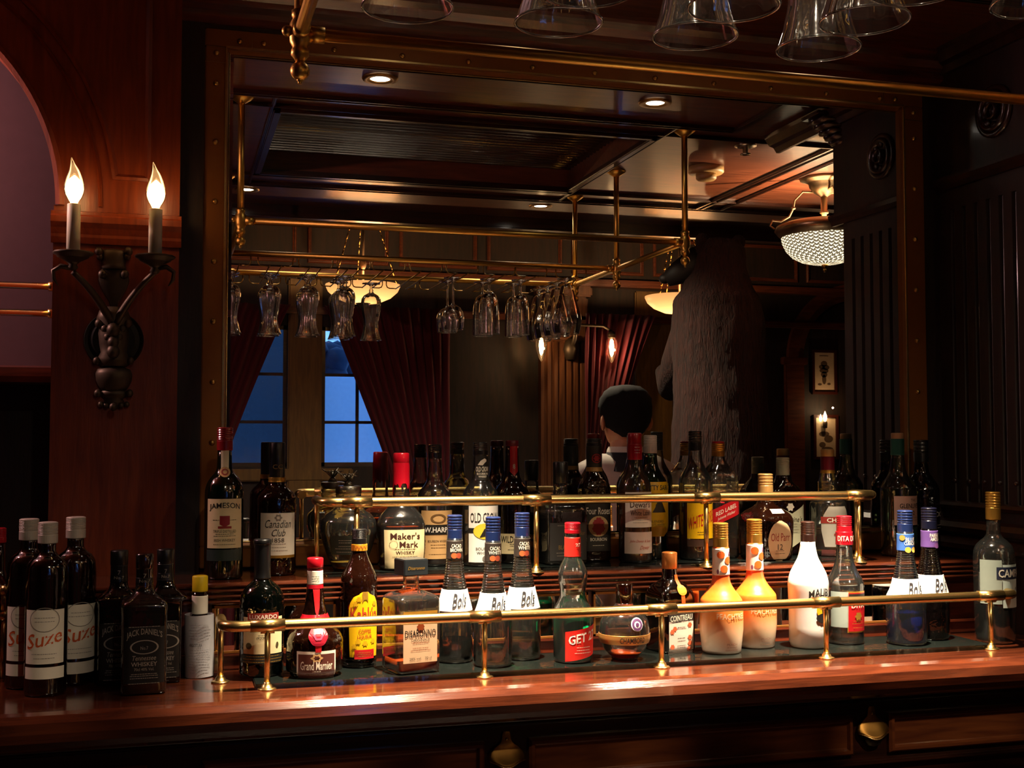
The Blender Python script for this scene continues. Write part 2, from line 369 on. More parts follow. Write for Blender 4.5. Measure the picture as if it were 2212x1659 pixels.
# hall behind the camera (seen in the mirror)
YR = -3.9
bm = NB()
WINS = [(.05, .60), (.78, 1.33), (2.36, 2.58), (2.815, 2.885)]
WZ0, WZ1 = 1.345, 2.10
xs = [XL] + [v for w_ in WINS for v in w_] + [XF]
for k in range(0, len(xs), 2): bx(bm, xs[k], xs[k+1], YR-.12, YR, 0, 3.0)
for a, b_ in WINS: bx(bm, a, b_, YR-.12, YR, 0, WZ0); bx(bm, a, b_, YR-.12, YR, WZ1, 3.0)
struct('wall_rear', bm, wood('rear_wall_wood', '#140b06', '#2a170c', .7, 0, (25, 25, 3)))
bm = NB(); bx(bm, XL-.1, XL, -4.2, .15, 0, 3.0); struct('wall_side_left', bm, DARKW)
bm = NB(); bx(bm, XF, XF+.1, -4.2, .15, 0, 3.0); struct('wall_side_right', bm, DARKW)
GOLDW = wood('window_post_wood', '#5a4018', '#7a5a24', .6, 0, (25, 25, 3))
for i, (a, b_) in enumerate(WINS):
    bm = NB(); t = .022
    bx(bm, a, b_, YR-.05, YR-.02, WZ0, WZ0+t); bx(bm, a, b_, YR-.05, YR-.02, WZ1-t, WZ1); bx(bm, a, a+t, YR-.05, YR-.02, WZ0, WZ1); bx(bm, b_-t, b_, YR-.05, YR-.02, WZ0, WZ1)
    o = tag(obj('window_%d' % (i+1), bm, MAHOG_D), kind='structure')
    bm = NB()
    for z in (1.583, 1.839): bx(bm, a, b_, YR-.045, YR-.025, z-.008, z+.008)
    if b_-a > .4:
        for x in (a+(b_-a)*.36,): bx(bm, x-.008, x+.008, YR-.045, YR-.025, WZ0, WZ1)
    obj('glazing_bar', bm, MAHOG_D, o)
    bm = NB(); bx(bm, a, b_, YR-.038, YR-.034, WZ0, WZ1); obj('pane', bm, thin_glass('window_glass', '#f4f8fc', '#aab8c8', .4, .0, 0), o)
bm = NB()
for a, b_ in ((.60, .78), (2.58, 2.815)): bx(bm, a, b_, YR, YR+.025, 1.2, 2.35, .008)
bx(bm, .0, .95, YR, YR+.03, 1.27, 1.335, .006)
struct('trim_8', bm, GOLDW)
# dusk outside the windows: pale blue shop-front panels under the evening sky
bm = NB(); bx(bm, .92, 5, -6.1, -6.0, 0, 1.95)
o = obj('neighbouring_house', bm, pmat('blue_grey_render', '#d4e4ff', .7)); tag(o, 'pale building in blue dusk outside the windows behind the curtains', 'building')
lamp('POINT', 'alcove_fill', (-.95, -.02, 2.22), 32, (1, .58, .56), .03)  # fill light added out of view to brighten the alcove wall
bm = NB(); bx(bm, -3, .90, -6.3, -5.9, 0, 2.7)
tag(obj('neighbouring_house', bm, pmat('dark_render', '#3c4450', .7)), 'dark grey house wall outside the leftmost window in the mirror', 'building')
bm = NB()
for q in range(26): ball(bm, (1.12+random.uniform(-.25, .25), -6.6+random.uniform(-.2, .2), 1.9+random.uniform(-.25, .28)), random.uniform(.08, .16), 1, 8)
tube(bm, [(1.12, -6.6, 0), (1.12, -6.6, 1.9)], .05)
o = obj('garden_tree', bm, pmat('dark_leaves', '#10203a', .8)); tag(o, 'small dark round tree outside the left window', 'tree')
# frieze of lit panels and pilaster on the rear wall
bm = NB()
for k in range(11): frame_moulding(bm, -.3+.5*k, .14+.5*k, 2.44, 2.66, -YR*0, .02, .015)
for v in bm.verts: v.co.y = YR - (v.co.y)
bmesh.ops.recalc_face_normals(bm, faces=bm.faces[:])
bx(bm, XL, XF, YR, YR+.10, 2.36, 2.40, .01); bx(bm, XL, XF, YR, YR+.14, 2.70, 2.76, .01); bx(bm, XL, XF, YR, YR+.06, 2.16, 2.2, .01)
struct('trim_9', bm, PANELW)
bm = NB()
pts = [(2.0, YR), (2.0, YR+.05)]
for k in range(6):
    x = 2.03+.04*k; pts += [(x-.010, YR+.05), (x-.005, YR+.038), (x+.005, YR+.038), (x+.010, YR+.05)]
pts += [(2.27, YR+.05), (2.27, YR)]
extr(bm, pts, 'z', .2, 2.04); bx(bm, 1.99, 2.28, YR, YR+.06, 2.04, 2.3, .01); bx(bm, 1.97, 2.3, YR, YR+.08, 2.3, 2.36, .01); bx(bm, 1.97, 2.3, YR, YR+.08, 0, .2, .01)
for k in range(1): lathe(bm, [(.075, 0), (.075, .012), (.06, .02), (.05, .008), (.0001, .016)], seg=30, close=False) if False else None
struct('trim_10', bm, wood('pilaster_wood', '#4a2a14', '#6e4020', .6, 0, (25, 25, 3)))
bm = NB(); lathe(bm, [(.07, 0), (.07, .016), (.058, .024), (.045, .01), (.02, .02), (.001, .024)], seg=30)
o = obj('round_medallion', bm, wood('pilaster_wood', '#4a2a14', '#6e4020')); o.rotation_euler = (-PI/2, 0, 0); o.location = (2.13, YR+.06, 2.12)
tag(o, 'round wooden medallion carved at the head of the fluted pilaster seen in the mirror', 'ornament')
# arch on the rear wall, right
bm = NB()
Q = []
for k in range(31):
    t = PI*k/30
    Q.append([bm.verts.new((4.02+r*math.cos(t), y, 1.98+r*math.sin(t))) for r, y in ((.36, YR), (.36, YR+.03), (.40, YR+.04), (.46, YR+.03), (.46, YR))])
for a, b_ in zip(Q, Q[1:]):
    for j in range(4): bm.faces.new((a[j], a[j+1], b_[j+1], b_[j]))
bmesh.ops.recalc_face_normals(bm, faces=bm.faces[:])
bx(bm, 3.54, 3.66, YR, YR+.04, .0, 1.98, .005); bx(bm, 4.38, 4.5, YR, YR+.04, 0, 1.98, .005); bx(bm, 3.52, 3.68, YR, YR+.05, 1.94, 1.985, .005)
struct('trim_11', bm, PANELW)
# ---------------------------------------------------------------- BACK-BAR COUNTER
ZS, ZU = 1.047, 1.213
CXL, CXR = -1.6, XR-.002
cab = thing('back_bar_cabinet', 'dark mahogany back-bar cabinet with moulded drawer fronts below the counter', 'cabinet', (.6, -.25, 0))
def ch(name, bm, mat, par, smooth=False):
    o = obj(name, bm, mat, par, smooth=smooth); o.location = -par.location if par.parent is None else Vector((0, 0, 0)); return o
bm = NB(); bx(bm, CXL, CXR, -.435, -.0, 0, 1.0); bx(bm, CXL, CXR, -.452, -.435, .951, .965, .004); bx(bm, CXL, CXR, -.452, -.435, .835, .843, .003)
ch('body', bm, MAHOG_D, cab)
for x0, x1 in ((-.65, -.03), (.06, .558), (.643, 1.317), (1.398, 1.83)):
    bm = NB(); bx(bm, x0+.01, x1-.01, -.440, -.434, .86, .93); frame_moulding(bm, x0, x1, .856, .934, -.435, .018, .014)
    ch('drawer', bm, wood('drawer_mahogany', '#4a2212', '#6e3a1c', .3), cab)
ctr = tag(obj('counter_top', (lambda b_: extr(b_, [(.018, 1.0), (-.475, 1.0), (-.488, .985), (-.505, .982), (-.52, .99), (-.535, 1.003), (-.54, 1.018), (-.536, 1.034), (-.525, 1.044), (-.51, ZS), (.018, ZS)], 'x', CXL, CXR))(NB()), MAHOG_T),
          'polished reddish mahogany counter top with a rounded front edge, lower shelf of the bar', 'counter')
bm = NB(); extr(bm, [(-.47, 1.0), (-.436, 1.0), (-.436, .955), (-.445, .96), (-.455, .975), (-.468, .985)], 'x', CXL, CXR); ch('moulding', bm, MAHOG_D, cab)
# raised ledge (upper shelf) with a mirrored riser
ledge = thing('upper_shelf', 'reeded mahogany upper shelf running along the foot of the large mirror', 'shelf', (.6, -.1, ZS))
nos = [(.02, 1.171), (-.236, 1.171)]
for k in range(4):
    z = 1.172+.0102*k; nos += [(-.240, z), (-.2455, z+.0022), (-.247, z+.005), (-.2455, z+.0078), (-.240, z+.0098)]
nos += [(-.236, ZU), (.02, ZU)]
bm = NB(); extr(bm, nos, 'x', -.236, CXR); ch('shelf_board', bm, MAHOG_T, ledge)
bm = NB(); bx(bm, -.232, CXR, -.222, 0, ZS, 1.171); bx(bm, -.232, CXR, -.232, -.222, ZS, 1.078, .003); bx(bm, -.232, CXR, -.236, -.222, 1.072, 1.078, .002); ch('riser_board', bm, MAHOG, ledge)
for x0, x1 in ((.085, .155), (.165, .31), (.33, .56), (.58, .83), (.85, 1.10), (1.12, 1.36), (1.38, 1.57)):
    bm = NB(); bx(bm, x0, x1, -.2285, -.224, 1.082, 1.168); mp = ch('riser_mirror', bm, MIRROR, ledge)
    bm = NB()
    for q in ((x0-.004, x1+.004, 1.164, 1.169), (x0-.004, x1+.004, 1.079, 1.083)): bx(bm, q[0], q[1], -.2315, -.2225, q[2], q[3])
    for q in (x0-.004, x1): bx(bm, q, q+.004, -.2315, -.2225, 1.079, 1.169)
    obj('mirror_edge', bm, BRASS_F, mp)
bm = NB(); bx(bm, .15, 1.67, -.412, -.25, ZS, ZS+.006, .0015); tag(obj('glass_shelf_mat', bm, MATG), 'long greenish glass plate on the counter under the front row of bottles', 'glass plate')
bm = NB(); bx(bm, .30, 1.47, -.212, -.045, ZU, ZU+.005, .0015); tag(obj('glass_shelf_mat', bm, MATG), 'long greenish glass plate on the upper shelf against the mirror', 'glass plate')
# ---------------------------------------------------------------- THE MIRROR
mir = thing('wall_mirror', 'huge wall mirror in a riveted brass frame behind the bottles', 'mirror', (.93, 0, ZU))
GX0, GX1, GZ0, GZ1 = .106, 1.745, 1.262, 2.313
bm = NB(); b2 = .014
vo = [bm.verts.new(p) for p in ((GX0, .003, GZ0), (GX1, .003, GZ0), (GX1, .003, GZ1), (GX0, .003, GZ1))]
vi = [bm.verts.new(p) for p in ((GX0+b2, 0, GZ0+b2), (GX1-b2, 0, GZ0+b2), (GX1-b2, 0, GZ1-b2), (GX0+b2, 0, GZ1-b2))]
bm.faces.new(vi)
for k in range(4): bm.faces.new((vo[k], vo[(k+1) % 4], vi[(k+1) % 4], vi[k]))
bmesh.ops.recalc_face_normals(bm, faces=bm.faces[:])
g = ch('mirror_glass', bm, MIRROR, mir)
FXO0, FXO1, FZO0, FZO1 = .061, 1.802, 1.218, 2.352
for nm, q in (('frame_strip', (FXO0, FXO1, GZ1, FZO1)), ('frame_strip', (FXO0, FXO1, FZO0, GZ0)), ('frame_strip', (FXO0, GX0, GZ0, GZ1)), ('frame_strip', (GX1, FXO1, GZ0, GZ1))):
    bm = NB(); bx(bm, q[0], q[1], -.012, .018, q[2], q[3], .002); ch(nm, bm, BRASS_F, mir)
bm = NB()
bx(bm, GX0-.002, GX1+.002, -.015, -.011, GZ1-.001, GZ1+.003); bx(bm, GX0-.003, GX0+.001, -.015, -.011, GZ0, GZ1); bx(bm, GX1-.001, GX1+.003, -.015, -.011, GZ0, GZ1); bx(bm, GX0-.002, GX1+.002, -.015, -.011, GZ0-.003, GZ0+.001)
for x in (.158, 1.69): bx(bm, x-.0007, x+.0007, -.0128, -.0118, GZ1+.002, FZO1)
for z in (2.28,): bx(bm, FXO0, GX0, -.0128, -.0118, z-.0007, z+.0007); bx(bm, GX1, FXO1, -.0128, -.0118, z-.0007, z+.0007)
ch('inner_lip', bm, BRASS, mir)
RIV = pmat('rivet_brass', '#c9a25a', .3, 1)
studs = [(.1821+k*.1498, 2.3286) for k in range(11)] + [(.132, 2.3286)] + [(.0841, 2.1094-k*.1264) for k in range(7)] + [(.0841, 2.30), (.0841, 2.235)] \
    + [(1.774, 2.2344-k*.1264) for k in range(8)] + [(1.774, 2.30), (1.722, 2.329)]
sm = None
for x, z in studs:
    if sm is None:
        bm = NB(); lathe(bm, [(.0062, 0), (.0062, .001), (.0055, .0035), (.0035, .0055), (.001, .0062)], seg=14)
        sm = obj('rivet', bm, RIV, mir); o = sm
    else:
        o = sm.copy(); COL.objects.link(o); o.parent = mir
    o.rotation_euler = (PI/2, 0, 0); o.location = Vector((x, -.0115, z)) - mir.location
# ---------------------------------------------------------------- BRASS GALLERY RAILS
def gallery(label, posts, yf, zb, zr, xl, xr_, yb, rr=.0095):
    t = thing('gallery_rail', label, 'brass rail', ((xl+xr_)/2, yf, zb))
    def c(nm, bm): o = obj(nm, bm, BRASS, t, smooth=False); o.location = -t.location; return o
    rc = .03
    def bend(x, s):   # quarter bend at the end
        return [(x+s*rc*(1-math.cos(a)), yf+rc*(1-math.sin(a)), zr) for a in [PI/2*k/6 for k in range(7)]]
    L = [(xl, yb, zr)] + bend(xl, 1); R_ = bend(xr_, -1)[::-1] + [(xr_, yb, zr)]
    bm = NB(); tube(bm, L + R_, rr, 16); c('rail', bm)
    for x in posts:
        bm = NB(); tube(bm, [(x-.030, yf, zr), (x+.030, yf, zr)], rr*1.17, 16); tube(bm, [(x-.012, yf, zr-rr), (x+.012, yf, zr-rr)], rr*.5, 10); c('collar', bm)
    for x, y in [(x, yf) for x in posts] + [(xl, yf+.085 if yb > yf+.09 else yb), (xr_, yf+.085 if yb > yf+.09 else yb)]:
        bm = NB(); tube(bm, [(x, y, zb+.006), (x, y, zr-rr*.6)], .0052, 12)
        p = c('post', bm)
        bm = NB(); lathe(bm, [(.0165, 0), (.0165, .002), (.013, .0035), (.010, .004), (.0085, .009), (.006, .0105), (.006, .013)], (x, y, zb+.0001), 20)
        f = obj('foot', bm, BRASS, p)
    return t
lowp = [.169, .5616, .9122, 1.2671, 1.6529]
gallery('lower brass rail on posts, in front of the counter bottles', lowp, -.43, ZS, 1.158, .093, 1.722, -.33)
gallery('upper brass rail on posts, in front of the whisky bottles on the raised shelf', [.354, .722, 1.10, 1.468], -.232, ZU, 1.361, .286, 1.515, -.13)
# double brass rails in the alcove and by the red bottle
for z, y, nm, xe in ((1.794, -.0, 'upper of the two plain brass rails crossing the arched alcove beside the pillar', -.2285), (1.739, -.0, 'lower of the two plain brass rails crossing the arched alcove beside the pillar', -.2285),
                 (1.207, -.2, 'upper of the two short brass rails at the left edge, beside the amber bottles', -.282), (1.161, -.2, 'lower of the two short brass rails at the left edge, beside the amber bottles', -.282)):
    t = thing('wall_rail', nm, 'brass rail', (-.8, y, z))
    bm = NB(); tube(bm, [(-.8, 0, 0), (xe+.8-.001, 0, 0)], .0068, 14); obj('rail', bm, BRASS, t)
    bm = NB(); tube(bm, [(xe+.8-.012, 0, 0), (xe+.8, 0, 0)], .0098, 16); obj('end_flange', bm, BRASS, t)
    if y < -.1: bm = NB(); tube(bm, [(xe+.8-.007, 0, ZS-z if z < 1.2 else -.046), (xe+.8-.007, 0, 0)], .005, 10); tube(bm, [(-.4, 0, ZS-z if z < 1.2 else -.046), (-.4, 0, 0)], .005, 10); obj('post', bm, BRASS, t)
    else:
        for xx in (-.7, .0): bm = NB(); tube(bm, [(xx, 0, 0), (xx, .13, 0)], .005, 10); obj('bracket', bm, BRASS, t)
exec_later = []
#PART2
# ---------------------------------------------------------------- BOTTLES
_tc = {}
def text_geo(s, bold=0.0, shear=0.0):
    k = (s, bold, shear)
    if k in _tc: return _tc[k]
    c = bpy.data.curves.new('t', 'FONT'); c.body = s; c.resolution_u = 2; c.offset = bold*.45; c.shear = shear; c.fill_mode = 'FRONT'
    o = bpy.data.objects.new('t', c); COL.objects.link(o); bpy.context.view_layer.update()
    me = bpy.data.meshes.new_from_object(o.evaluated_get(bpy.context.evaluated_depsgraph_get()))
    vs = [(v.co.x, v.co.y) for v in me.vertices]; fs = [tuple(p.vertices) for p in me.polygons]
    bpy.data.objects.remove(o); bpy.data.curves.remove(c); bpy.data.meshes.remove(me)
    x0 = min(v[0] for v in vs); x1 = max(v[0] for v in vs); y0 = min(v[1] for v in vs); y1 = max(v[1] for v in vs)
    vs = [((v[0]-x0)/(x1-x0)-.5, (v[1]-y0)/(y1-y0)-.5) for v in vs]
    _tc[k] = (vs, fs); return _tc[k]
_se = {}
def section(n, dep):
    """unit cross-section: n=2 round, larger n squarer; arclength table from the front (-y)"""
    k = (n, dep)
    if k in _se: return _se[k]
    N = 360; P = []
    for i in range(N+1):
        a = -PI + 2*PI*i/N
        cx, cy = math.sin(a), -math.cos(a)
        x = math.copysign(abs(cx)**(2/n), cx); y = math.copysign(abs(cy)**(2/n), cy)*dep
        P.append((x, y))
    S = [0]
    for i in range(N): S.append(S[-1]+math.hypot(P[i+1][0]-P[i][0], P[i+1][1]-P[i][1]))
    mid = S[N//2]; S = [s-mid for s in S]
    _se[k] = (P, S); return _se[k]
class Bottle:
    def __init__(s, name, label, px, y, zb, prof, mat, n=2, dep=1.0, rot=0, group=None, ribs=None, cat='bottle', wob=0):
        s.px, s.y, s.zb, s.n, s.dep = px, y, zb, n, dep
        p0 = at(px, 1200, y); s.x = p0.x
        s.root = thing(name, label, cat, (s.x, y, zb), math.radians(rot), group)
        if isinstance(prof[0], tuple) and prof[0][0] > 10:
            pr = [(s.z(a), b*mpp(px, a, y)) for a, b in prof]
        else: pr = list(prof)
        s.pr0 = pr
        # monotone cubic through (z, r), from top to base
        zs = [p[0] for p in pr]; rs = [p[1] for p in pr]; zs[-1] = 0.0
        h = [zs[i+1]-zs[i] for i in range(len(zs)-1)]; d = [(rs[i+1]-rs[i])/h[i] for i in range(len(h))]
        mm = [0]*len(zs)
        for i in range(1, len(zs)-1): mm[i] = 0 if d[i-1]*d[i] <= 0 else 2*d[i-1]*d[i]/(d[i-1]+d[i])
        out = []
        for i in range(len(h)):
            K = 6 if abs(rs[i+1]-rs[i]) > .002 else 2
            for k in range(K):
                t = k/K; h00 = 2*t**3-3*t*t+1; h10 = t**3-2*t*t+t; h01 = -2*t**3+3*t*t; h11 = t**3-t*t
                out.append((zs[i]+h[i]*t, h00*rs[i]+h10*h[i]*mm[i]+h01*rs[i+1]+h11*h[i]*mm[i+1]))
        R = rs[-1]
        out = [q for q in out if q[0] > .0075]
        out += [(.007, R), (.003, R*.975), (.0008, R*.92), (0.0, R*.86)]
        if ribs:
            z1, z0, nr, am = s.z(ribs[0]), s.z(ribs[1]), ribs[2], ribs[3]
            new = [q for q in out if q[0] > z1]
            for k in range(nr*4):
                z = z1+(z0-z1)*k/(nr*4); new.append((z, s._ri(out, z)+am*(0, 1, 0, -1)[k % 4]))
            out = new+[q for q in out if q[0] <= z0]
        s.prof = out; s.R = R
        bm = NB(); s.loft(bm, out, True)
        s.body = obj('bottle_body', bm, mat, s.root)
    def z(s, py): return at(s.px, py, s.y).z - s.zb
    @staticmethod
    def _ri(pr, z):
        if z >= pr[0][0]: return pr[0][1]
        for a, b in zip(pr, pr[1:]):
            if b[0] <= z <= a[0]: return b[1] + (a[1]-b[1])*(z-b[0])/max(1e-9, a[0]-b[0])
        return pr[-1][1]
    def r(s, z): return s._ri(s.prof, z)
    def nn(s, r): return 2 + (s.n-2)*max(0, min(1, (r/s.R-.45)/.4)) if s.n > 2 else 2
    def dd(s, r): return 1+(s.dep-1)*max(0, min(1, (r/s.R-.4)/.5))
    def ring(s, r, seg=40):
        n = s.nn(r); dp = s.dd(r); out = []
        for k in range(seg):
            a = 2*PI*k/seg; cx, cy = math.sin(a), -math.cos(a)
            out.append((math.copysign(abs(cx)**(2/n), cx)*r, math.copysign(abs(cy)**(2/n), cy)*r*dp))
        return out
    def loft(s, bm, pr, close, off=0, seg=None):
        seg = seg or (40 if s.n > 2 else 32); rr = []
        for z, r in pr:
            rr.append([bm.verts.new((x*(1+off/max(r, .004)), y*(1+off/max(r, .004)), z)) for x, y in s.ring(r, seg)])
        for a, b in zip(rr, rr[1:]):
            for k in range(seg): f = bm.faces.new((a[k], b[k], b[(k+1) % seg], a[(k+1) % seg])); f.smooth = True
        if close: bm.faces.new(rr[0]); bm.faces.new(rr[-1][::-1])
        return bm
    def surf(s, u, z, off):
        """u metres round from the front at height z"""
        r = s.r(z); n = round(s.nn(r)*4)/4; dp = round(s.dd(r), 2); P, S = section(n, dp); t = u/r
        t = max(S[0], min(S[-1], t)); lo, hi = 0, len(S)-1
        while hi-lo > 1:
            m_ = (lo+hi)//2
            if S[m_] <= t: lo = m_
            else: hi = m_
        f = (t-S[lo])/max(1e-9, S[hi]-S[lo]); x = P[lo][0]+(P[hi][0]-P[lo][0])*f; y = P[lo][1]+(P[hi][1]-P[lo][1])*f
        L = math.hypot(x, y); return (x*r + x/L*off, y*r + y/L*off, z)
    def band(s, name, y0, y1, mat, off=.0006, parent=None, label=None, close=False, hw=None):
        """a sleeve following the glass between two heights"""
        z0, z1 = s.z(y0), max(.001, s.z(y1)); K = 24
        pr = [(z0+(z1-z0)*k/K, s.r(z0+(z1-z0)*k/K)) for k in range(K+1)]
        if hw: pr = [(z, max(r, hw*mpp(s.px, y0, s.y))) for z, r in pr]
        pr = [(z0, pr[0][1]-off)] + pr + [(z1, pr[-1][1]-off)]
        o = obj(name, s.loft(NB(), pr, close, off), mat, parent or s.root)
        if label: o['label'] = label
        return o
    def cap(s, y0, y1, hw, mat, ridges=0, name='cap', taper=1.0, label=None):
        z0, z1 = s.z(y0), s.z(y1); r = hw*mpp(s.px, y0, s.y); r0 = r*taper
        pr = [(z0, r0*.80), (z0-.0008, r0*.95), (z0-.0022, r0)]
        if ridges:
            zt, ze = z0-.003, z0-(z0-z1)*.55
            for k in range(ridges):
                a = zt+(ze-zt)*k/ridges; b = zt+(ze-zt)*(k+.35)/ridges; c = zt+(ze-zt)*(k+.7)/ridges
                pr += [(a, r), (b, r*.955), (c, r)]
            pr += [(ze-.001, r*.955), (ze-.002, r)]
        pr += [(z1+.001, r), (z1, r*.97), (z1, r*.5)]
        bm = NB(); lathe(bm, [(b, a) for a, b in pr][::-1], seg=28)
        for f in bm.faces: f.smooth = False
        if not ridges:
            for f in bm.faces: f.smooth = len(f.verts) == 4
        o = obj(name, bm, mat, s.root)
        if label: o['label'] = label
        return o
    def patch(s, name, y0, y1, w, mat, u0=0, off=.0007, shape=None, parent=None, label=None, slant=0):
        """a paper label: y0..y1 picture rows, w = half width in radii, u0 = shift in radii"""
        z0, z1 = s.z(y0), s.z(y1); W = w*s.R; U = u0*s.R; nu, nv = 14, 12; bm = NB(); G = []
        for j in range(nv+1):
            v = j/nv; z = z0+(z1-z0)*v; k = shape(v) if shape else 1.0; row = []
            for i in range(nu+1):
                uu = (i/nu-.5)*2*W*k; row.append(bm.verts.new(s.surf(U+uu, z+slant*uu, off)))
            G.append(row)
        for j in range(nv):
            for i in range(nu): f = bm.faces.new((G[j][i], G[j+1][i], G[j+1][i+1], G[j][i+1])); f.smooth = True
        o = obj(name, bm, mat, parent or s.root)
        if label: o['label'] = label
        return o
    def text(s, parent, items, mat, off=.0011, name='lettering', u0=0, slant=0):
        """items: (string, centre row, height px, half width in radii[, bold, shear, du, arch])"""
        o = None
        for it in items:
            bm = NB(); st, yc, hp, wd = it[:4]; bold = it[4] if len(it) > 4 else 0; sh = it[5] if len(it) > 5 else 0; du = it[6] if len(it) > 6 else 0; arch = it[7] if len(it) > 7 else 0
            vs, fs = text_geo(st, bold, sh); zc = s.z(yc); H = hp*mpp(s.px, yc, s.y); W = wd*2*s.R
            V = []
            for a, b in vs:
                u = (u0+du)*s.R + a*W
                V.append(bm.verts.new(s.surf(u, zc + b*H + slant*(a*W+du*s.R) + arch*H*(1-(2*a)**2), off)))
            for f in fs:
                try: bm.faces.new([V[i] for i in f])
                except ValueError: pass
            o = obj(name, bm, mat, parent)
        return o
    def lines(s, parent, rows, mat, w=.6, u0=0, off=.001, seed=1):
        """small print too fine to read: rows of short dashes"""
        bm = NB(); rnd = random.Random(seed)
        for y in rows:
            z = s.z(y); u = -w*s.R*rnd.uniform(.75, 1); e = -u; h = .0005
            while u < e:
                l = rnd.uniform(.0015, .005); V = [bm.verts.new(s.surf(u0*s.R+a, z+b, off)) for a, b in ((u, h), (u, -h), (min(u+l, e), -h), (min(u+l, e), h))]
                bm.faces.new(V); u += l+.0009
        return obj('small_print', bm, mat, parent)
    def disc(s, name, yc, rp, mat, u0=0, off=.0012, parent=None, asp=1.0, ring=0, k=24, star=0):
        z = s.z(yc); r = rp*mpp(s.px, yc, s.y); bm = NB()
        def p(a, f): rr = r*f*(1+star*math.cos(6*a)); return bm.verts.new((u0*s.R+rr*math.cos(a)*asp, 0, z+rr*math.sin(a)))
        O = [p(2*PI*i/k, 1) for i in range(k)]
        if ring:
            I = [p(2*PI*i/k, ring) for i in range(k)]
            for i in range(k): bm.faces.new((O[i], O[(i+1) % k], I[(i+1) % k], I[i]))
        else: bm.faces.new(O)
        s.wrap(bm, off, .007)
        return obj(name, bm, mat, parent or s.root)
    def poly(s, name, pts, mat, off=.0013, parent=None, u0=0):
        """pts: (u in radii, picture row)"""
        bm = NB(); bm.faces.new([bm.verts.new(((u0+u)*s.R, 0, s.z(y))) for u, y in pts]); s.wrap(bm, off)
        return obj(name, bm, mat, parent or s.root)
    def wrap(s, bm, off, L=.006):
        """cut a flat outline into small pieces and lay it on the glass"""
        bmesh.ops.triangulate(bm, faces=bm.faces[:])
        for _ in range(5):
            es = [e for e in bm.edges if e.calc_length() > L]
            if not es: break
            bmesh.ops.subdivide_edges(bm, edges=es, cuts=1); bmesh.ops.triangulate(bm, faces=bm.faces[:])
        for v in bm.verts: v.co = s.surf(v.co.x, v.co.z, off)
        bmesh.ops.recalc_face_normals(bm, faces=bm.faces[:]); return bm
    def fill(s, ylev, mat, inset=.0022, label=None):
        zl = s.z(ylev); pr = [(zl, s.r(zl)-inset)] + [(z, r-inset) for z, r in s.prof if .005 < z < zl-.001] + [(.0045, s.R*.86-inset)]
        o = obj('liquid', s.loft(NB(), pr, True), mat, s.root)
        if label: o['label'] = label
        return o
    def inner(s, ytop, hwf=.8):
        pass
# ---- liquids and paints
L_AMB = liquid('amber_spirit', '#c0681e', .35); L_RED = liquid('red_amber_spirit', '#b4441a', .4); L_DK = liquid('dark_liqueur', '#0c0807', .8)
L_BR = liquid('brown_spirit', '#6b2d0e', .2); L_GRN = liquid('green_mint_liqueur', '#00b06a', .8); L_BLU = liquid('blue_liqueur', '#1440ff', .75)
L_CLR = liquid('clear_spirit', '#e8ece8', .02); L_YEL = liquid('pale_amber_spirit', '#d8aa44', .25)
NAVY = pmat('navy_cap', '#1c2c5c', .3, .2, .4); REDC = pmat('red_cap', '#b01020', .3, .1, .5); GOLDC = pmat('gold_cap', '#b98a3a', .32, .7)
BLKC = pmat('black_cap', '#0d0d0f', .35, 0, .3); WHC = pmat('pale_cap', '#d8cfc4', .4, 0); TANC = pmat('tan_cap', '#c49a5c', .4, .3)
CREAM = pmat('cream_label', '#e4d2a2', .6); IVORY = pmat('ivory_label', '#efe6d2', .6); TAN = pmat('tan_label', '#c99f68', .6)
def B(*a, **k): return Bottle(*a, **k)
# --- left of the lower rail
def gentian(px, y, top, label, rot, dy):
    b = B('liqueur_bottle', label, px, y, ZS, [(1166+dy, 17), (1186+dy, 17), (1195+dy, 21), (1206+dy, 34), (1222+dy, 42), (1250+dy, 44), (1505+dy, 44)], DKAMB, rot=rot, group='amber bottles with cream labels at the left end of the counter')
    b.cap(1124+dy, 1170+dy, 20.5, pmat('ribbed_grey_cap', '#b5a99c', .45, .2), 7)
    l = b.patch('label', 1309+dy, 1424+dy, 1.0, IVORY)
    b.text(l, [('Suze', 1370+dy, 31, .86, .018, .1)], pmat('orange_ink', '#cf5a26', .5), slant=.22)
    b.lines(l, [1326+dy, 1334+dy, 1403+dy, 1412+dy], pmat('grey_ink', '#8f857a', .5), .6)
    b.disc('crest', 1330+dy, 26, pmat('grey_ink', '#8f857a', .5), parent=l, ring=.94, asp=1.2)
    b.patch('lower_label', 1431+dy, 1456+dy, 1.05, IVORY); return b
DKAMB = thin_glass('dark_amber_glass', '#7a4014', '#160802', 1.0, .05)
for a in ((62, -.285, 0, 'dark amber bottle with grey ribbed cap, leftmost of the three alike', 0, -4),
          (163, -.275, 0, 'dark amber bottle with grey ribbed cap, rightmost of the three alike', 22, -8),
          (103, -.362, 0, 'dark amber bottle with grey ribbed cap and orange lettering, front one of three', 0, 3)):
    b = gentian(*a); b.fill(1245, liquid('dark_amber_liquor', '#3a1c08', .35))
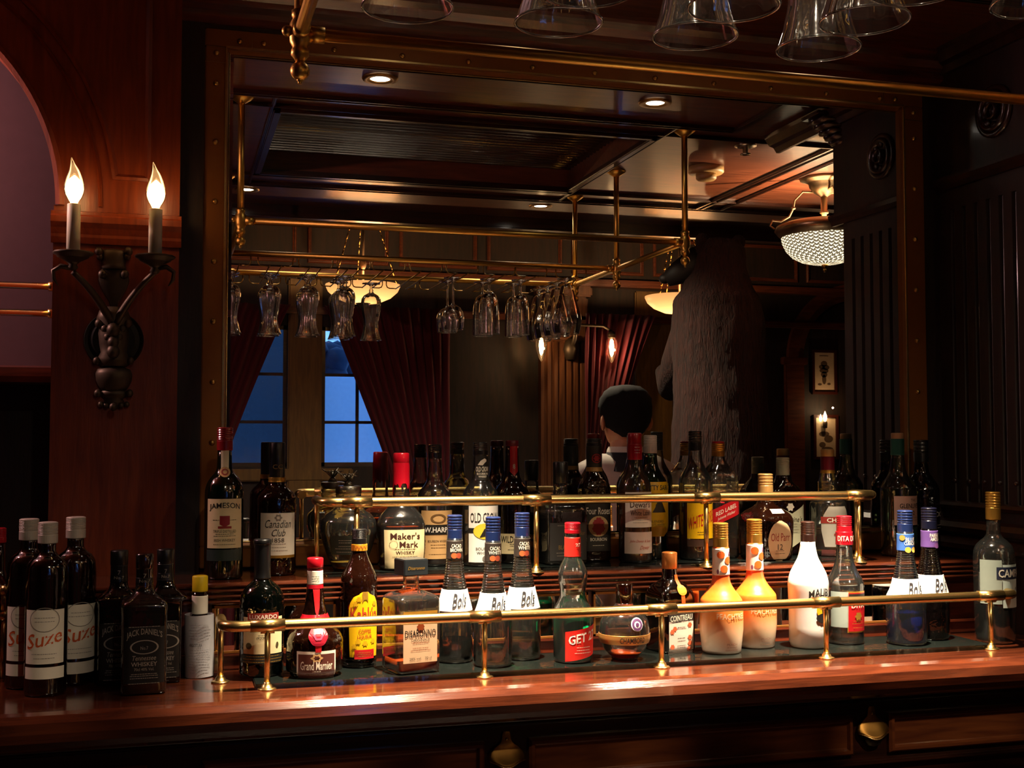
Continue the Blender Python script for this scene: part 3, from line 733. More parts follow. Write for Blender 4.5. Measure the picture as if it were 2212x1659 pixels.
def jack(px, y, label, dy, rot, full, capc, hw=49):
    b = B('whiskey_bottle', label, px, y, ZS, [(1222+dy, 17), (1240+dy, 16.5), (1262+dy, 18), (1275+dy, 21), (1288+dy, 33), (1298+dy, 45), (1306+dy, hw-1), (1320+dy, hw-2), (1500+dy, hw-2)],
          BLKG if full else SMOKE, n=7, rot=rot, group='square black-labelled bottles beside the amber bottles')
    b.cap(1194+dy, 1226+dy, 18.5, capc, 0); b.band('neck_foil', 1226+dy, 1262+dy, BLKC if full else SMK2, hw=17)
    t = b.band('neck_label', 1246+dy, 1256+dy, BLKC, .001)
    b.text(t, [('7', 1241+dy, 9, .06), ('No.7', 1252+dy, 6, .22)], pmat('pale_ink', '#a8a094', .5), .0022)
    l = b.patch('label', 1346+dy, 1466+dy, .88, pmat('black_label', '#15130f', .5))
    PI_ = pmat('pale_ink', '#a8a094', .5)
    b.text(l, [("JACK DANIEL'S", 1366+dy, 17, .76, .02, 0, 0, .5), ('No.7', 1391+dy, 7, .16), ('Tennessee', 1412+dy, 10, .5, 0, .25), ('WHISKEY', 1425+dy, 9, .55, .02), ('70cl 40% Vol.', 1436+dy, 6, .42)], PI_)
    b.disc('crest', 1389+dy, 15, PI_, parent=l, ring=.88, asp=1.9)
    b.lines(l, [1446+dy, 1450+dy, 1455+dy], PI_, .7)
    for yy in (1346, 1466): b.lines(l, [yy+dy], PI_, .86)
    if full is None: pass
    return b
SMOKE = thin_glass('smoky_glass', '#b9b6a8', '#3a3832', 1.0, .06); SMK2 = thin_glass('clear_neck_film', '#9a988c', '#4a483f', 1, .1)
jack(258, -.292, 'square black-labelled whiskey bottle with black cap, left of the half-empty clear one', -6, 2, True, BLKC, 44)
jack(358, -.300, 'square black-labelled whiskey bottle with black cap, right rear, beside the yellow-capped bottle', -9, 2, True, BLKC, 36)
b = jack(313, -.385, 'square black-labelled whiskey bottle in front, its clear empty shoulders showing', 1, 3, False, SMK2); b.fill(1325, liquid('dark_whiskey', '#1a0e06', .4))
b = B('bitters_bottle', 'small bottle with yellow cap and oversized white paper label, beside the lower rail', 433, -.275, ZS, [(1275, 14.5), (1324, 15), (1332, 20), (1345, 29), (1466, 29.5)], BROWN_G, rot=0)
b.cap(1243, 1277, 16.5, pmat('yellow_cap', '#e0c01c', .4), 0); b.band('neck_label', 1286, 1325, IVORY, .0012, hw=15.5)
z0, z1 = b.z(1326), b.z(1459); bm = NB(); seg = 40; rings = []
for k in range(9):
    z = z0+(z1-z0)*k/8
    rings.append([bm.verts.new(((.0262+.0007*math.sin(3*a+k*.4))*math.sin(a), -(.0262+.0006*math.cos(2*a-k))*math.cos(a), z+.0007*math.sin(2*a))) for a in [2*PI*i/seg for i in range(seg)]])
for a, c in zip(rings, rings[1:]):
    for k in range(seg): f = bm.faces.new((a[k], c[k], c[(k+1) % seg], a[(k+1) % seg])); f.smooth = True
l = obj('label', bm, pmat('grey_paper', '#c9c8cc', .7), b.root)
b.text(l, [('ANGOSTURA', 1389, 7, .45, 0, .1, -.3)], pmat('grey_ink2', '#55555a', .5), .0018); b.lines(l, list(range(1345, 1380, 6))+list(range(1400, 1450, 6)), pmat('faint_ink', '#a3a2a6', .6), .8, off=.0018)
b = B('liqueur_bottle', 'red bottle behind the short brass rails at the far left edge', -4, -.165, ZS, [(1170, 14), (1230, 15), (1262, 30), (1290, 40), (1447, 41)], thin_glass('red_glass', '#a8140c', '#300604', 1, .05)); b.cap(1140, 1172, 16, REDC, 4); b.fill(1300, liquid('red_bitter', '#c01808', .5))
# --- front row behind the lower rail
ZG = ZS+.006
b = B('liqueur_bottle', 'black bottle with cream label and red name tag, first bottle inside the lower rail', 567, -.315, ZG, [(1166, 16), (1235, 16), (1250, 17.5), (1258, 25), (1268, 36), (1285, 45), (1310, 47.5), (1470, 47.5)], DKG, rot=0)
b.cap(1164, 1176, 19, BLKC); b.band('neck_foil', 1170, 1250, BLKC, .0012)
l = b.patch('label', 1327, 1405, .98, CREAM); rr = b.patch('name_tag', 1318, 1334, .72, pmat('brick_red', '#8e2a22', .5), off=.0012, parent=l)
b.text(rr, [('LUXARDO', 1326, 9, .62, .02)], IVORY, .0018, name='tag_lettering'); b.lines(l, [1366, 1370], INK, .3); b.disc('fruit_mark', 1388, 7, pmat('olive_ink', '#4a4026', .5), -.66, parent=l); b.disc('fruit_mark', 1387, 6, pmat('olive_ink', '#4a4026', .5), .66, parent=l, asp=.6); b.text(l, [('LIQUORE', 1372, 5, .3)], INK)
k2 = b.patch('lower_label', 1407, 1425, 1.15, pmat('dark_label', '#1b1a14', .5)); b.lines(k2, [1410, 1416, 1422], GOLD, 1.0)
b = B('liqueur_bottle', 'squat dark bottle with red cap, ribbon and seal and a white-edged brown label', 681, -.345, ZG, [(1230, 16), (1262, 16.5), (1275, 18), (1300, 21), (1320, 25), (1335, 31), (1350, 43), (1366, 56), (1385, 61), (1440, 61), (1474, 55)], BROWN_G, rot=-2)
b.cap(1204, 1226, 17.5, REDC); b.band('neck_foil', 1224, 1233, pmat('maroon_foil', '#5c0e14', .4)); nl = b.band('neck_label', 1232, 1261, IVORY, .0009); b.lines(nl, [1244, 1249, 1254], INK, .18, off=.0014)
b.band('neck_band', 1262, 1270, REDC, .0009); b.poly('ribbon', [(-.10, 1271), (.16, 1271), (.14, 1310), (.06, 1330), (-.02, 1318)], RED, .0012); b.band('ribbon_band', 1325, 1334, REDC, .001)
b.poly('ribbon_tail', [(.04, 1331), (.36, 1322), (.3, 1333), (.1, 1337)], RED, .003)
sl = b.disc('wax_seal', 1366, 20, pmat('crimson_wax', '#8a0c24', .35, 0, .6), .06, .0016, star=.03, k=36); b.disc('seal_boss', 1364, 10, pmat('pink_wax', '#c04060', .35, 0, .6), .06, .0024, parent=sl, star=.06, k=36, ring=.6); b.poly('ribbon', [(-.06, 1384), (.18, 1384), (.17, 1399), (-.05, 1399)], RED, .0012)
l = b.patch('label', 1397, 1461, .80, IVORY); q = b.patch('label_field', 1403, 1454, .73, pmat('brown_label', '#54251a', .5), off=.0012, parent=l)
b.text(q, [('Grand Marnier', 1427, 18, .62, .02), ('LIQUEUR', 1440, 4, .16)], IVORY, .0018, name='field_lettering'); b.disc('crest', 1411, 8, TAN, 0, .0018, parent=l, asp=1.4, ring=.55, star=.2); b.lines(l, [1446, 1457], TAN, .5, off=.0019)
b = B('liqueur_bottle', 'dark brown bottle with bright yellow label and orange neck band', 776, -.282, ZG, [(1174, 15), (1190, 16), (1205, 20), (1225, 29), (1246, 38), (1262, 40), (1400, 40), (1412, 39.5), (1452, 38)], BROWN_G, rot=3, ribs=(1414, 1450, 4, .0006))
b.cap(1142, 1175, 16, BLKC, 5); o_ = b.band('neck_band', 1175, 1189, pmat('orange_band', '#d98a1c', .4), .0012, hw=16); b.text(o_, [('VVVV', 1182, 7, .36)], pmat('rust_ink', '#8a3a10', .5), .0022)
l = b.patch('label', 1274, 1413, .98, pmat('yellow_label', '#e8b800', .45), .14, shape=lambda v: min(1, math.sqrt(max(.02, 1-(1-min(1, v*3.2))**2)))*(1-.12*v))
b.text(l, [('Kahlúa', 1322, 30, .82, .03, 0, .14), ('COFFEE', 1358, 9, .36, .03, 0, .14), ('LIQUEUR', 1370, 9, .42, .03, 0, .14)], pmat('brick_ink', '#b03414', .5))
b.poly('arch_mark', [(-.02, 1274), (.30, 1274), (.30, 1297), (.22, 1291), (.06, 1291), (-.02, 1297)], GOLD, .0013, parent=l)
q = b.patch('lower_label', 1397, 1417, .58, RED, .14, off=.0013); b.lines(q, [1403, 1407, 1411], GOLD, .45, .14, off=.0018)
for yy, uu in ((1290, -.35), (1300, -.55), (1300, .6), (1380, -.4), (1384, 0), (1380, .5), (1390, -.6)): b.disc('leaf_mark', yy, 5, pmat('mustard_ink', '#c89a04', .5), uu+.14, parent=l, star=.3)
# square decanter-like amaretto bottle
b = B('liqueur_bottle', 'square clear bottle with black block stopper and amber liquid, beside the yellow-labelled bottle', 888, -.355, ZG, [(1240, 17), (1262, 17), (1270, 19), (1276, 28), (1283, 42), (1291, 49), (1300, 50), (1462, 50)], CLEAR, n=9, rot=13)
z0 = b.z(1206); z1 = b.z(1241); sq = .0243; bm = NB(); bx(bm, -sq, sq, -sq, sq, z1, z0, .0015); c = obj('cap', bm, pmat('slate_cap', '#23282c', .35, 0, .3), b.root)
bm = NB()
vs, fs = text_geo('Disaronno', .01, .3); V = [bm.verts.new((a*.034, -sq-.0004, (z0+z1)/2-.001+bb*.006)) for a, bb in vs]
for f in fs: bm.faces.new([V[i] for i in f])
obj('lettering', bm, GOLD, c)
l = b.patch('label', 1316, 1423, .78, pmat('peach_label', '#dcb994', .6)); b.text(l, [('DISARONNO', 1361, 15, .70, .015), ('ORIGINALE', 1375, 5, .42), ('28% vol.   70 cl', 1414, 5, .5)], INK)
b.patch('label_top', 1314, 1320, .78, GOLD, off=.0012, parent=l); b.disc('crest', 1347, 8, pmat('rust_ink', '#8a3a10', .5), 0, parent=l, star=.15); b.lines(l, [1381, 1392, 1397], pmat('rust_ink', '#8a3a10', .5), .45)
b.fill(1420, L_RED, .004)
# ribbed liqueur bottles with white collars
def ribbed(px, y, label, top, base, capm, necklab, bodym, texts, lab2, rot, group=None, liq=None, hw=40):
    k = (base-top)/330.0; Y = lambda v: top+v*k
    b = B('liqueur_bottle', label, px, y, ZG, [(Y(50), 16.5), (Y(94), 17.5), (Y(110), 19), (Y(160), 27), (Y(185), 33), (Y(205), hw-2), (Y(215), hw), (Y(300), hw), (base, hw*.97)], bodym, rot=rot, group=group, ribs=(Y(97), Y(157), 11, .0005))
    b.cap(top, Y(54), 16.5, capm, 4)
    nl = b.band('neck_label', Y(55), Y(95), necklab, .0009, hw=17)
    b.text(nl, texts(Y), IVORY, .0016)
    for yy, uu, cc in lab2(Y): b.disc('fruit_mark', yy, 6, cc, uu, .0018, parent=nl)
    c = b.band('collar_label', Y(160), Y(206), pmat('bright_white_label', '#f2efe8', .5), .0009)
    b.text(c, [('Bols', Y(182), 30*k, .42, .012, .5, .05)], pmat('script_ink', '#1c1c24', .5), .0023, slant=.1)
    if liq: b.fill(Y(liq[0]), liq[1])
    return b
BRN = pmat('cocoa_label', '#2e2622', .5); fr = lambda Y: [(Y(87), -.14, pmat('cocoa_orange', '#b8582c', .5)), (Y(87), .10, pmat('cocoa_red', '#8e3a22', .5))]
GR_ = 'ribbed bottles with white collars in the bright middle of the counter'
ribbed(982, -.285, 'ribbed clear bottle with dark liquid low inside, left of ribbed trio', 1112, 1441, NAVY, BRN, CLEAR, lambda Y: [('CACAO', Y(66), 8, .27, .04), ('BROWN', Y(75), 8, .34, .03)], fr, 2, GR_, (268, L_DK))
ribbed(1065, -.35, 'ribbed clear bottle with blue cap, middle and foremost of the ribbed trio', 1116, 1452, NAVY, BRN, CLEAR, lambda Y: [('CACAO', Y(66), 8, .27, .04), ('WHITE', Y(75), 8, .34, .03)], fr, 2, GR_, (276, L_CLR), 42)
ribbed(1128, -.293, 'ribbed clear bottle with blue cap, rightmost of the ribbed trio', 1107, 1436, NAVY, BRN, CLEAR, lambda Y: [('CACAO', Y(66), 8, .27, .04), ('WHITE', Y(75), 8, .34, .03)], fr, 2, GR_, (250, L_CLR))
BLB = pmat('azure_label', '#3a68b8', .5)
ribbed(1956, -.35, 'ribbed clear bottle with blue neck label and bright blue liquid at the bottom', 1102, 1404, NAVY, BLB, CLEAR, lambda Y: [('BLUE', Y(68), 8, .26, .04, 0, .06), ('CURACAO', Y(77), 8, .32, .03, 0, .06)], lambda Y: [(Y(92), -.1, pmat('lemon', '#e8c840', .5)), (Y(92), .22, pmat('lemon2', '#e0b050', .5)), (Y(64), -.36, pmat('lemon3', '#a08a40', .5))], -3, None, (240, L_BLU), 43)
ribbed(2008, -.305, 'ribbed dark bottle with purple neck label, behind the one holding blue liquid', 1096, 1393, pmat('dark_navy_cap', '#12142c', .3, .2, .4), pmat('purple_label', '#6a4a94', .5), BLKG, lambda Y: [('PARFAIT', Y(66), 8, .3, .04, 0, .04), ('AMOUR', Y(75), 8, .28, .03, 0, .04)], lambda Y: [(Y(90), .1, pmat('violet', '#7a4a8a', .5))], 4, None, None, 40)
# mint liqueur
b = B('liqueur_bottle', 'curvy bottle with red cap, red slanted label and green liquid', 1237, -.348, ZG, [(1150, 15), (1158, 16.5), (1200, 17), (1212, 22), (1225, 28), (1240, 32), (1256, 31), (1272, 28), (1284, 27.5), (1295, 31), (1306, 37), (1320, 42), (1335, 44), (1443, 42)], CLEAR, rot=2)
b.cap(1128, 1152, 17.5, REDC, 5); nl = b.band('neck_label', 1160, 1202, pmat('scarlet_label', '#e0261c', .45), .0009); b.text(nl, [('27', 1176, 7, .14, .03, 0, .14)], IVORY, .0016)
l = b.patch('label', 1352, 1416, .98, pmat('scarlet_label', '#e0261c', .45), .22, slant=.17); b.text(l, [('GET 27', 1371, 20, .8, .05, 0, 0)], WHITE, u0=.22, slant=.17); b.lines(l, [1392, 1398, 1404], IVORY, .5, .22)
b.fill(1334, L_GRN)
# raspberry globe
b = B('liqueur_bottle', 'small spherical clear bottle with amber stopper, gold band and round purple seal', 1348, -.355, ZG, [(1302, 19), (1308, 22), (1316, 32), (1328, 44), (1344, 52.5), (1362, 55), (1372, 55), (1390, 50), (1404, 42), (1414, 33), (1420, 29), (1438, 30)], CLEAR, rot=-4)
b.cap(1259, 1303, 19, AMBER_G, 0, 'stopper', .96); l = b.band('gold_band', 1366, 1386, pmat('copper_gold', '#c08a4a', .35, .6), .0009); b.text(l, [('CHAMBORD', 1376, 12, .95, .01, 0, .1)], INK, .0016)
sl = b.disc('round_seal', 1342, 14, pmat('pale_seal', '#d8d2dc', .4), .42, .0012); b.disc('seal_ring', 1342, 12, pmat('plum_ink', '#54305c', .4), .42, .0018, parent=sl, ring=.62); b.disc('seal_mark', 1342, 4, pmat('plum_ink', '#54305c', .4), .42, .002, parent=sl)
b.fill(1408, L_RED)
# orange liqueur
b = B('liqueur_bottle', 'square brown glass bottle with copper cap and small illustrated label', 1446, -.285, ZG, [(1225, 15), (1232, 16), (1248, 18), (1256, 23), (1266, 33), (1280, 40), (1295, 42), (1416, 42)], AMBD := thin_glass('brown_square_glass', '#6e2c10', '#140502', 1.0, .06), n=7, rot=12)
b.cap(1192, 1228, 16.5, pmat('copper_cap', '#c8783a', .3, .6), 0)
b.poly('ribbon', [(.0, 1240), (.2, 1240), (.24, 1300), (.02, 1300)], pmat('orange_ribbon', '#e05a1c', .5), .0012); b.disc('wax_seal', 1271, 11, pmat('orange_wax', '#e08a2a', .4), .12, .002)
l = b.patch('label', 1336, 1408, .74, pmat('pink_label', '#f0dccc', .6)); h_ = b.patch('label_header', 1320, 1339, .74, pmat('charcoal_label', '#2c2624', .5), slant=.05); b.text(h_, [('COINTREAU', 1329, 12, .66, .04)], IVORY, slant=.05)
for yy, uu in ((1345, .5), (1358, -.55), (1372, .5), (1390, -.55), (1384, .5), (1352, -.4), (1396, .45)): b.disc('orange_mark', yy, 5, pmat('orange_print', '#d8643c', .5), uu, parent=l, star=.2)
b.lines(l, [1349, 1352, 1372, 1378, 1388, 1392, 1404], INK, .3)
b.fill(1262, L_DK)
# peach liqueur pair
def peach(px, y, label, top, base, hw):
    k = (base-top)/294.0; Y = lambda v: top+v*k
    zb_ = ZG; zt = at(px, Y(112), y).z-zb_
    g_ = grad_mat('peach_spray_%d' % px, 0, zt, [(0, '#f4e6d8'), (.2, '#f8dcb8'), (.45, '#fb9e50'), (.72, '#f97a22'), (.86, '#f2742c'), (1, '#ea4f1c')])
    b = B('liqueur_bottle', label, px, y, zb_, [(Y(52), 17), (Y(112), 18), (Y(126), 20), (Y(142), 28), (Y(155), 38), (Y(166), 45), (Y(178), hw), (Y(276), hw), (base, hw*.9)], g_, rot=0, group='frosted peach-coloured bottles on the counter')
    b.cap(top, Y(56), 16.5, GOLDC, 5)
    nl = b.band('neck_label', Y(55), Y(112), pmat('white_fruit_label', '#f6efe6', .5), .0009)
    for q, (yy, uu) in enumerate(((Y(68), -.18), (Y(80), .2), (Y(98), -.02), (Y(66), .3), (Y(104), -.33))):
        b.disc('peach_mark', yy, 8 if q < 3 else 5, pmat('peach_print', '#e8641e', .5) if q < 3 else pmat('leaf_print', '#7a4a6a', .5), uu, .0016, parent=nl, asp=1 if q < 3 else .5)
    b.text(b.body, [('PEACHTREE', Y(196), 12, .82, .02, 0, .1)], pmat('cream_print', '#ffe0b8', .5), .0008)
    b.text(b.body, [('PEACH', Y(256), 5, .28, .02, 0, .1), ('DE KUYPER', Y(282), 8, .6, .02, 0, .1)], pmat('rose_print', '#c89a80', .5), .0008); b.lines(b.body, [Y(262), Y(268)], pmat('rose_print', '#c89a80', .5), .36, .1); return b
peach(1557, -.335, 'frosted orange bottle with gold cap, left and foremost of the peach-coloured pair', 1129, 1424, 47)
peach(1630, -.293, 'frosted orange bottle with gold cap, right of the peach-coloured pair, slightly behind', 1121, 1411, 46)
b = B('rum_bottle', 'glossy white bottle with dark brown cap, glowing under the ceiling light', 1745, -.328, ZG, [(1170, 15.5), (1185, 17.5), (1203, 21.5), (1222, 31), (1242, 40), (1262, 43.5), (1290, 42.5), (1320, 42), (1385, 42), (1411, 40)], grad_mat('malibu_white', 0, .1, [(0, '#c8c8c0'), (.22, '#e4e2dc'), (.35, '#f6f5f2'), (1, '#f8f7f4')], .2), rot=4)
b.cap(1126, 1173, 14.8, pmat('brown_cap', '#2c1610', .35, 0, .3), 6)
b.text(b.body, [('MALIBU', 1281, 17, .74, .04, 0, .14, .35)], INK, .0008); s1 = b.disc('sun_mark', 1313, 17, pmat('sun_yellow', '#f0b814', .5), .24, .0009, parent=b.body); b.poly('palm_mark', [(.2, 1329), (.23, 1312), (.12, 1306), (.24, 1307), (.34, 1302), (.28, 1310), (.26, 1329)], INK, .0014, parent=b.body)
b.disc('hill_mark', 1330, 10, INK, .24, .0010, parent=b.body, asp=1.8); b.lines(b.body, [1340, 1346], INK, .3, .3, off=.001)
b = B('liqueur_bottle', 'clear bottle with tall bright red cap and gold-edged red label', 1824, -.305, ZG, [(1172, 17), (1200, 18), (1216, 21), (1232, 27), (1248, 36), (1260, 40), (1275, 41), (1402, 39)], CLEAR, rot=6)
c = b.cap(1114, 1150, 16.5, REDC, 4); nl = b.band('neck_foil', 1148, 1176, REDC, .0014, hw=15.2); b.text(nl, [('DITA DITA', 1162, 11, .62, .03)], IVORY, .0022)
b.patch('back_label', 1274, 1350, .5, pmat('frosted_label', '#aab8b0', .6), -1.0)
l = b.patch('label', 1273, 1361, .62, GOLD, .08); q = b.patch('label_field', 1276, 1358, .58, RED, .08, off=.0012, parent=l); b.text(q, [('DITA', 1302, 12, .42, .05, 0, .08)], IVORY, .0018, name='field_lettering'); b.patch('label_head', 1278, 1290, .55, INK, .08, off=.0016, parent=l); b.disc('flame_mark', 1326, 8, GOLD, .08, .0018, parent=l, star=.2); b.lines(l, [1336, 1341, 1350], GOLD, .4, .08, .0018)
b.fill(1362, L_CLR)
b = B('aperitif_bottle', 'clear bottle with gold cap and dark blue name band, rightmost', 2147, -.352, ZS, [(1120, 14), (1152, 15), (1160, 19), (1168, 28), (1180, 38), (1196, 42.5), (1215, 43), (1402, 42)], CLEAR, rot=8)
b.cap(1062, 1122, 15.5, GOLDC, 5); b.patch('back_label', 1206, 1300, .55, pmat('grey_back_label', '#8f9a90', .6), -1.0)
l = b.patch('label', 1216, 1308, .75, pmat('pale_blue_label', '#b8c8c0', .6), .34); q = b.patch('name_band', 1221, 1247, .95, pmat('midnight_label', '#141c34', .5), .24, off=.0012, parent=l); b.text(q, [('CAMPARI', 1234, 17, .86, .04, 0, .24)], pmat('silver_ink', '#c8c4b4', .5), .0018, name='band_lettering'); b.text(l, [('Milano', 1268, 7, .3, 0, .3, .7)], INK)
b.fill(1312, liquid('brown_red_bitter', '#2c0c08', .4))
# ---------------------------------------------------------------- UPPER SHELF
ZV = ZU+.005
b = B('whiskey_bottle', 'green glass whiskey bottle with red cap and cream label, leftmost on the upper shelf', 483, -.158, ZU, [(970, 15), (1010, 16.5), (1020, 20), (1034, 31), (1048, 38), (1064, 41), (1254, 41)], GREEN_G, rot=0)
b.cap(923, 973, 17, pmat('dark_red_cap', '#8c1018', .35, .1, .4), 5); n_ = b.poly('neck_label', [(-.2, 973), (.2, 973), (.19, 1012), (-.19, 1012)], PAPER, .0012); b.disc('round_seal', 1019, 11, TAN, 0, .0016); b.disc('seal_ring', 1019, 7, pmat('brick_red', '#8e2a22', .5), 0, .002, ring=.6)
l = b.patch('label', 1076, 1181, 1.0, CREAM, shape=lambda v: 1); b.text(l, [('JAMESON', 1095, 15, .84, .03, 0, 0, .25), ('TRIPLE DISTILLED', 1145, 6, .6), ('IRISH WHISKEY', 1164, 6, .55)], INK)
s1 = b.poly('crest', [(-.25, 1112), (.25, 1112), (.25, 1130), (0, 1136), (-.25, 1130)], pmat('burgundy_ink', '#8a1424', .5), parent=l); b.patch('ribbon_mark', 1134, 1139, .34, pmat('brick_red', '#8e2a22', .5), off=.0012, parent=l); b.lines(l, [1151, 1155, 1173], INK, .6); b.lines(l, [1121], INK, .8)
b.patch('lower_label', 1184, 1208, 1.05, pmat('green_grey_label', '#20302c', .5)); b.fill(1070, liquid('green_seen_spirit', '#0c2a16', .55))
b = B('whisky_bottle', 'dark brown bottle with tall black cap and white script label', 597, -.118, ZU, [(1030, 16), (1044, 18), (1054, 24), (1066, 36), (1078, 41.5), (1243, 42)], BROWN_G, rot=0)
c = b.cap(955, 1032, 16.8, BLKC); b.band('neck_ring', 1031, 1041, GOLDC, .0014, hw=16.8); 
l = b.patch('label', 1106, 1196, 1.0, IVORY); b.text(l, [('Canadian', 1129, 17, .68, 0, .4), ('Club', 1148, 15, .34, 0, .4, .02), ('1858', 1164, 9, .3, 0)], INK); b.patch('gold_edge', 1196, 1202, 1.0, GOLDC); b.disc('crest', 1116, 7, pmat('grey_ink', '#8f857a', .5), 0, parent=l, star=.2, ring=.5); b.lines(l, [1172, 1179, 1186], pmat('grey_ink', '#8f857a', .5), .5)
bm = NB(); vs, fs = text_geo('CC', .02, 0); zc_ = b.z(1008); V = [bm.verts.new((math.sin(a*1.3)*.0161, -math.cos(a*1.3)*.0161, zc_+bb*.0095)) for a, bb in vs]
for f in fs: bm.faces.new([V[i] for i in f])
obj('lettering', bm, pmat('dull_gold_ink', '#7a6030', .5), c)
# pot-bellied decanter with branching stopper
b = B('decanter', 'round-shouldered clear decanter with a branching silver stopper and dark label', 752, -.125, ZV, [(1062, 27), (1088, 28), (1100, 34), (1112, 50), (1128, 60), (1145, 61), (1165, 57), (1195, 48), (1240, 33)], CLEAR, rot=-3)
b.cap(1049, 1066, 28, pmat('pewter', '#8a8478', .3, 1), 0, 'stopper'); st = b.root.children[-1]; bm = NB(); z0 = b.z(1050)
tube(bm, [(0, 0, z0), (0, 0, z0+.012)], [.012, .004], 10)
for q in range(9):
    a = q*2*PI/9; ln = .02+.008*(q % 2); tube(bm, [(0, 0, z0+.010), (math.cos(a)*ln*.5, math.sin(a)*ln*.5, z0+.022), (math.cos(a)*ln, math.sin(a)*ln, z0+.020+.006*(q % 3))], [.0028, .002, .0006], 8)
    ball(bm, (math.cos(a)*ln*.55, math.sin(a)*ln*.55, z0+.024), .0034, .5, 8)
obj('branches', bm, pmat('pewter', '#8a8478', .3, 1), st)
l = b.patch('label', 1153, 1194, .9*1.5, pmat('dark_green_label', '#26342c', .5)); b.lines(l, [1163, 1168, 1176, 1181, 1188], pmat('silver_ink', '#c8c4b4', .5), 1.0); b.fill(1212, L_YEL)
b = B('whisky_bottle', 'whisky bottle whose neck is dipped in dripping bright red wax, cream label', 866, -.128, ZV, [(1012, 15), (1050, 17), (1078, 19), (1092, 25), (1104, 36), (1118, 46), (1134, 51), (1180, 51.5), (1236, 48)], CLEAR, n=3, rot=0)
WAX = pmat('red_wax', '#d01028', .3, 0, .7); c = b.cap(978, 1000, 17.5, WAX, 0, 'cap', .98); z0 = b.z(998); z1 = b.z(1044); bm = NB(); seg = 48; R0 = .0165; dr = [0, .012, .03, .006, 0, .02, .008, .0, .016, .026, .004, .010]
rr = []
for j in range(8):
    row = []
    for k in range(seg):
        a = 2*PI*k/seg; d = dr[int(k/4) % 12]*(math.sin(PI*((k % 4)+.5)/4)**1.5); zz = z0+(z1-z0-d)*j/7; row.append(bm.verts.new((max(R0+.0012*(j > 0), b.r(zz)+.0012)*math.sin(a), -max(R0, b.r(zz)+.0012)*math.cos(a), zz)))
    rr.append(row)
for p, q in zip(rr, rr[1:]):
    for k in range(seg): f = bm.faces.new((p[k], q[k], q[(k+1) % seg], p[(k+1) % seg])); f.smooth = True
obj('wax_drips', bm, WAX, b.root)
l = b.patch('label', 1141, 1223, .98, CREAM, shape=lambda v: 1-.06*v); b.text(l, [("Maker's", 1154, 14, .66, .03), ('Mark', 1172, 13, .42, .03, 0, .16), ('WHISKY', 1189, 7, .42, .02)], pmat('brown_ink', '#3a1c10', .5)); b.disc('star_seal', 1172, 9, pmat('brown_ink', '#3a1c10', .5), -.52, parent=l, ring=.93); b.lines(l, [1182, 1198, 1204], pmat('brown_ink', '#3a1c10', .5), .6); b.fill(1136, L_RED)
b = B('whisky_bottle', 'clear long-necked bottle with glass-like stopper and tan label with black name band', 939, -.078, ZV, [(988, 14), (1010, 15), (1036, 17.5), (1048, 23), (1060, 33), (1074, 38), (1236, 38)], CLEAR, rot=0)
b.cap(960, 990, 14.5, pmat('smoke_stopper', '#3a3a3c', .15, .2, .6), 3); l = b.patch('label', 1101, 1204, 1.05, TAN); q = b.patch('name_band', 1131, 1152, 1.05, pmat('black_label', '#15130f', .5), off=.0012, parent=l); b.text(q, [('I.W.HARPER', 1142, 11, .92, .04)], WHITE, .0018, name='band_lettering'); b.text(l, [('BOURBON WHISKEY', 1166, 5, .6)], INK); b.disc('medal_mark', 1118, 10, pmat('sepia', '#6a4c28', .5), 0, parent=l, asp=1.7, ring=.7); b.lines(l, [1174, 1180, 1194], pmat('sepia', '#6a4c28', .5), .55); b.fill(1120, L_RED)
b = B('whisky_bottle', 'clear bottle with black cap and white label showing a bird on a yellow oval', 1038, -.108, ZV, [(982, 15.5), (1024, 17), (1036, 19.5), (1048, 28), (1062, 36), (1076, 39.5), (1222, 39.5)], CLEAR, rot=0)
b.cap(955, 983, 16, BLKC, 3); nl = b.patch('neck_label', 985, 1036, .42, pmat('black_label', '#15130f', .5)); b.text(nl, [('OLD CROW', 1013, 11, .35, .03), ('BOURBON', 1023, 5, .3, .02), ('WHISKEY', 1029, 4, .22, .02)], IVORY, .0016); b.poly('bird_mark', [(-.25, 1004), (-.1, 995), (.1, 990), (.2, 992), (.22, 996), (.1, 1000), (0, 1005)], IVORY, .0016, parent=nl)
l = b.patch('label', 1091, 1211, .93, pmat('bright_white_label', '#f2efe8', .5)); b.text(l, [('OLD CROW', 1116, 21, .82, .02, 0, 0), ('BOURBON', 1182, 6, .5), ('WHISKEY', 1191, 6, .45)], INK)
b.patch('black_band', 1138, 1149, .93, INK, off=.001, parent=l); b.disc('yellow_oval', 1145, 17, pmat('yellow_print', '#e0cc3c', .5), .05, .0014, parent=l, asp=1.6); b.poly('bird_mark', [(-.3, 1158), (-.05, 1140), (.2, 1133), (.4, 1138), (.34, 1144), (.3, 1156), (.2, 1161), (.1, 1155), (-.1, 1156)], INK, .0019, parent=l)
b.disc('landscape_mark', 1203, 10, pmat('grey_print', '#77706a', .5), .35, .0014, parent=l, asp=2); b.fill(1195, L_YEL)
b = B('whisky_bottle', 'dark amber bottle with a red numbered shield on its neck', 1106, -.062, ZV, [(962, 14), (990, 14.5), (1025, 17), (1040, 23), (1052, 32), (1068, 39), (1085, 40), (1221, 40)], AMBD, rot=0)
b.cap(951, 964, 14.5, pmat('maroon_cap', '#6a1420', .4)); sh = b.poly('neck_shield', [(-.2, 964), (.2, 964), (.22, 1018), (.0, 1028), (-.22, 1018)], RED, .001); b.text(sh, [('8', 1007, 10, .06, .03)], IVORY, .0016)
